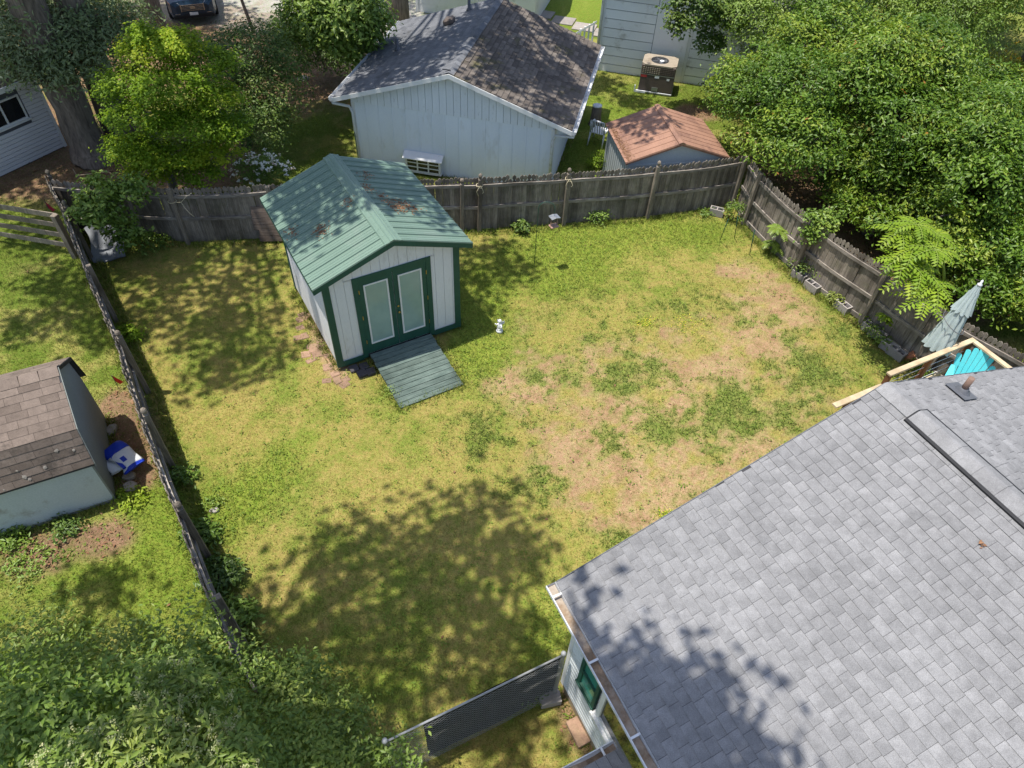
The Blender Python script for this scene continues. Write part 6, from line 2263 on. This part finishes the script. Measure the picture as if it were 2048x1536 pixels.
weed('green weeds at the far left fence corner below the sapling', 300, 492, .4, .3, 'leaf_mid', 122, .09, 80)
weed('small lime weed beside the deck posts', 1840, 742, .2, .25, 'leaf_mid', 123, .1, 30)
weed('dark weeds beside the boulder at the chain link fence', 1060, 1390, .2, .3, 'leaf_dark', 124, .08, 40)

# yellow flowering patches in the lawn
for i, (px, py, r_, lab) in enumerate(((1380, 645, .42, 'larger patch of yellow flowers in the dry lawn'), (1290, 645, .2, 'smaller patch of yellow flowers in the dry lawn'), (1335, 1030, .14, 'yellow flowers in the lawn near the roof edge'))):
    b = at(px, py)
    gq = np.random.default_rng(130 + i)
    C = np.stack([gq.normal(size=90) * r_ * .7, gq.normal(size=90) * r_ * .5, gq.uniform(0, .03, 90)], 1)
    V, F, rv = leaves_arrays(C[:70], np.tile([[0, 0, 1.]], (70, 1)), 1, .026, .02, 1.2, .7, gq)
    t = thing('flower_patch', lab, 'flowers', b, 0, 'yellow flower patches')
    link('flowers', np_mesh('flowers', V, F, {'rnd': rv}), 'petal_yellow', t, kind='stuff')
    V, F, rv = leaves_arrays(C * 1.1, np.tile([[0, 0, 1.]], (90, 1)), 2, .04, .02, 1.2, .4, gq)
    link('leaves', np_mesh('leaves', V, F, {'rnd': rv}), 'leaf_lime', t, kind='stuff')


# daylily clump at the right edge
def make_lily():
    b = at(2040, 150)
    t = thing('daylily_clump', 'yellow-green daylilies with orange blooms at the right edge', 'flowers', b)
    g = random.Random(140)
    V, F, rv = [], [], []
    for i in range(900):
        c = Vector((g.gauss(0, 1.1), g.gauss(0, 1.0), 0))
        a = g.uniform(0, 6.28)
        d = Vector((math.cos(a), math.sin(a), 0))
        L = g.uniform(.5, .95)
        s_ = Vector((-d.y, d.x, 0)) * .018
        tone = g.random()
        pr = None
        for u in (0, .35, .7, 1.0):
            p = c + d * L * .75 * u + Vector((0, 0, L * (1.5 * u - 1.15 * u * u)))
            w = s_ * (1 - u * .85)
            k = len(V)
            V += [tuple(p - w), tuple(p + w)]
            rv += [tone, tone]
            if pr is not None:
                F += [(pr, pr + 1, k + 1), (pr, k + 1, k)]
            pr = k
    link('leaves', np_mesh('leaves', np.array(V), np.array(F), {'rnd': np.array(rv)}), 'leaf_lily', t)
    gq = np.random.default_rng(141)
    C = np.stack([gq.normal(size=26) * 1.1, gq.normal(size=26) * 1., gq.uniform(.6, .8, 26)], 1)
    V, F, rv = leaves_arrays(C, np.tile([[0, 0, 1.]], (26, 1)), 7, .12, .03, .8, .5, gq)
    link('blooms', np_mesh('blooms', V, F, {'rnd': np.clip(rv + .4, 0, 1)}), 'petal_yellow', t)


make_lily()


# shrubs rising into the lower left of the picture
def low_shrub(label, lobes, mat, leaf, n, per, seed, spread=.1, group='shrubs in the lower left corner', aspect=.45):
    c = np.mean(np.array(lobes)[:, :2], 0)
    b = Vector((c[0], c[1], 0))
    return tree('shrub', label, 'shrub', b, [(b, .05), (b + Vector((.05, 0, .4)), .04), (b + Vector((0, .05, .8)), .02)], lobes, mat, leaf, n, per, spread, 'bark_grey', group, seed=seed, aspect=aspect, bottom=-.6, limbs=False)


low_shrub('leafy green shrub over the left end of the picket fence, lower left', [L3(110, 1330, 1.3, .7, .7, .35), L3(230, 1320, 1.2, .6, .6, .35), L3(50, 1390, 1.5, .7, .7, .35), L3(330, 1340, 1.1, .5, .5, .3), L3(150, 1400, 1.7, .6, .6, .35), L3(60, 1270, .7, .5, .5, .3), L3(290, 1270, .9, .25, .25, .2)], 'leaf_privet', .085, 380, 13, 151, .17)
low_shrub('green shrub at the low end of the left picket fence', [L3(400, 1340, 1.3, .55, .5, .4), L3(480, 1380, 1.3, .5, .5, .4), L3(400, 1250, 1.75, .3, .25, .2), L3(300, 1380, 1.9, .6, .6, .4), L3(500, 1330, .9, .3, .3, .3)], 'leaf_privet', .085, 280, 13, 152, .15)
low_shrub('small-leaved green shrub spreading over the lower lawn left of the chain link fence', [L3(560, 1420, 1.2, .6, .5, .4), L3(650, 1450, 1.1, .5, .5, .4), L3(600, 1370, .9, .45, .4, .35), L3(700, 1500, 1.2, .5, .45, .35), L3(540, 1500, 1.6, .6, .5, .4), L3(790, 1530, 1.4, .3, .3, .25), L3(620, 1530, 1.6, .5, .5, .4)], 'leaf_privet', .075, 560, 15, 153, .12, aspect=.5)
low_shrub('dark leafy shrub in the bottom left corner', [L3(60, 1430, 2.2, .7, .7, .5), L3(150, 1450, 2.4, .6, .6, .45), L3(230, 1430, 2.2, .55, .5, .4), L3(60, 1510, 2.4, .6, .6, .4), L3(380, 1440, 2.0, .5, .5, .4)], 'leaf_mid', .11, 300, 13, 154, .14)


def panicle_shrub():
    lobes = [L3(340, 1390, 2.7, .35, .35, .3), L3(390, 1440, 2.8, .4, .4, .3), L3(300, 1500, 3.1, .45, .45, .35), L3(230, 1530, 3.2, .4, .4, .3), L3(400, 1520, 3.0, .45, .45, .35), L3(150, 1545, 3.2, .35, .35, .3), L3(460, 1540, 3.0, .3, .3, .3)]
    t = low_shrub('tall shrub with pale flower panicles at the bottom edge', lobes, 'leaf_privet', .11, 420, 12, 155, .09, aspect=.35)
    gq = np.random.default_rng(156)
    b = np.array(t.location)
    C, d = lobe_clumps(lobes, 130, .06, .1, gq)
    pts, nr = [], []
    st = MB()
    for c, dd in zip(C - b, d):
        ax = Vector((dd[0] * .5, dd[1] * .5, .9)).normalized()
        L = gq.uniform(.12, .2)
        c = Vector(c)
        st.tube([c - ax * .1, c + ax * L], [.004, .002], 4)
        for k in range(26):
            u = gq.uniform(0, 1)
            rr = .055 * (1 - u * .8)
            a = gq.uniform(0, 6.28)
            pts.append(tuple(c + ax * L * u + Vector((math.cos(a) * rr, math.sin(a) * rr, gq.uniform(-.01, .01)))))
            nr.append((0, 0, 1))
    V, F, rv = leaves_arrays(np.array(pts), np.array(nr, float), 1, .02, .002, .6, .7, gq)
    link('flower_panicles', np_mesh('flower_panicles', V, F, {'rnd': rv}), 'panicle', t, kind='stuff')
    st.build('panicle_stems', 'panicle', t, rv=.5, kind='stuff')


panicle_shrub()

# leaf litter under the trees and along the left fence: countless leaves
def litter_scatter():
    g = np.random.default_rng(160)
    n = 60000
    x = g.uniform(-17, 16, n)
    y = g.uniform(3, 30, n)
    c, de, gr, tu, lu, li, ins = fields(x, y)
    k = (g.uniform(size=n) < li * .9 + .004) & free_of_buildings(x, y)
    C = np.stack([x[k], y[k], np.full(k.sum(), .004)], 1)
    V, F, rv = leaves_arrays(C, np.tile([[0, 0, 1.]], (len(C), 1)), 1, .07, .006, 1.4, .5, g)
    o = link('leaf_litter', np_mesh('leaf_litter', V, F, {'rnd': rv}), 'litter', kind='stuff')
    tag(o, 'brown fallen leaves scattered on the ground under the trees', 'leaves')


litter_scatter()


def lawn_weeds():
    g = np.random.default_rng(170)
    n = 14000
    x = g.uniform(-12, 11, n)
    y = g.uniform(3, 18, n)
    c, de, gr, tu, lu, li, ins = fields(x, y)
    k = (g.uniform(size=n) < (.12 + .5 * gr + .3 * lu) * (.3 + .7 * ins)) & free_of_buildings(x, y)
    C = np.stack([x[k], y[k], g.uniform(.0, .02, k.sum())], 1)
    V, F, rv = leaves_arrays(C, np.tile([[0, 0, 1.]], (len(C), 1)), 6, .038, .03, 1.1, .6, g)
    o = link('lawn_weeds', np_mesh('lawn_weeds', V, F, {'rnd': rv}), 'leaf_weed', kind='stuff')
    tag(o, 'small broad-leaved weeds sprinkled through the lawn', 'weeds')


lawn_weeds()


def edge_growth():
    """ragged uncut grass where the mower does not reach: along fences and walls"""
    g = np.random.default_rng(171)
    runs = [(FENCE_BACK, 9000, -.12), (FENCE_LEFT, 7500, .14), (FENCE_LEFT, 5000, -.25), (FENCE_RIGHT[:5], 5200, -.14)]

    def rect(o, yaw, x0, x1, y0, y1, sides):
        m = Matrix.Translation(o) @ Matrix.Rotation(yaw, 4, 'Z')
        P = [m @ Vector(p) for p in ((x0, y0, 0), (x1, y0, 0), (x1, y1, 0), (x0, y1, 0))]
        return [[P[i], P[(i + 1) % 4]] for i in sides]
    for r_ in rect(SHED_O, SHED_YAW, -.04, 3.03, -.05, 3.1, (1, 3)):
        runs.append((r_, 1500, 0))
    for r_ in rect(SHED_O, SHED_YAW, .70, 2.27, -1.70, -.1, (0, 1, 3)):
        runs.append((r_, 500, 0))
    for r_ in rect(at(232.7, 998), R(28.5), -3.6, .04, -.04, 2.2, (0, 1)):
        runs.append((r_, 1600, 0))
    for r_ in rect(HO, HYAW, .27, .27, -3., -.15, (3,)):
        runs.append((r_, 900, 0))
    for r_ in rect(Vector((-2.136, 18.479, 0)), -.17939, -3.1, 2.98, .28, 5.8, (0, 1)):
        runs.append((r_, 1800, 0))
    xs, ys = [], []
    for P, n, off in runs:
        L = np.array([(P[i + 1] - P[i]).length for i in range(len(P) - 1)])
        seg = g.choice(len(L), n, p=L / L.sum())
        u = g.uniform(0, 1, n)
        clump = np.sin(u * 37 + seg * 3) + np.sin(u * 91 + seg)
        a = np.array([tuple(p)[:2] for p in P])
        d = a[seg + 1] - a[seg]
        q = a[seg] + d * u[:, None]
        nr = np.stack([-d[:, 1], d[:, 0]], 1) / np.linalg.norm(d, axis=1, keepdims=True)
        q = q + nr * (off + g.normal(size=n) * .07)[:, None]
        k = g.uniform(size=n) < .55 + .22 * clump
        xs.append(q[k, 0])
        ys.append(q[k, 1])
    x, y = np.concatenate(xs), np.concatenate(ys)
    n = len(x)
    t = g.uniform(0, 1, (n, 1))
    col = np.array([.15, .22, .03]) * (1 - t) + np.array([.24, .28, .05]) * t
    dryb = g.uniform(size=n) < .15
    col[dryb] = np.array([.36, .30, .13])
    col *= g.uniform(.6, 1.3, (n, 1))
    blades('edge_grass', 'ragged uncut grass along the fences and walls', x, y, col, g.uniform(.05, .17, n), g.uniform(.005, .011, n), .8, g, 'grass')


edge_growth()
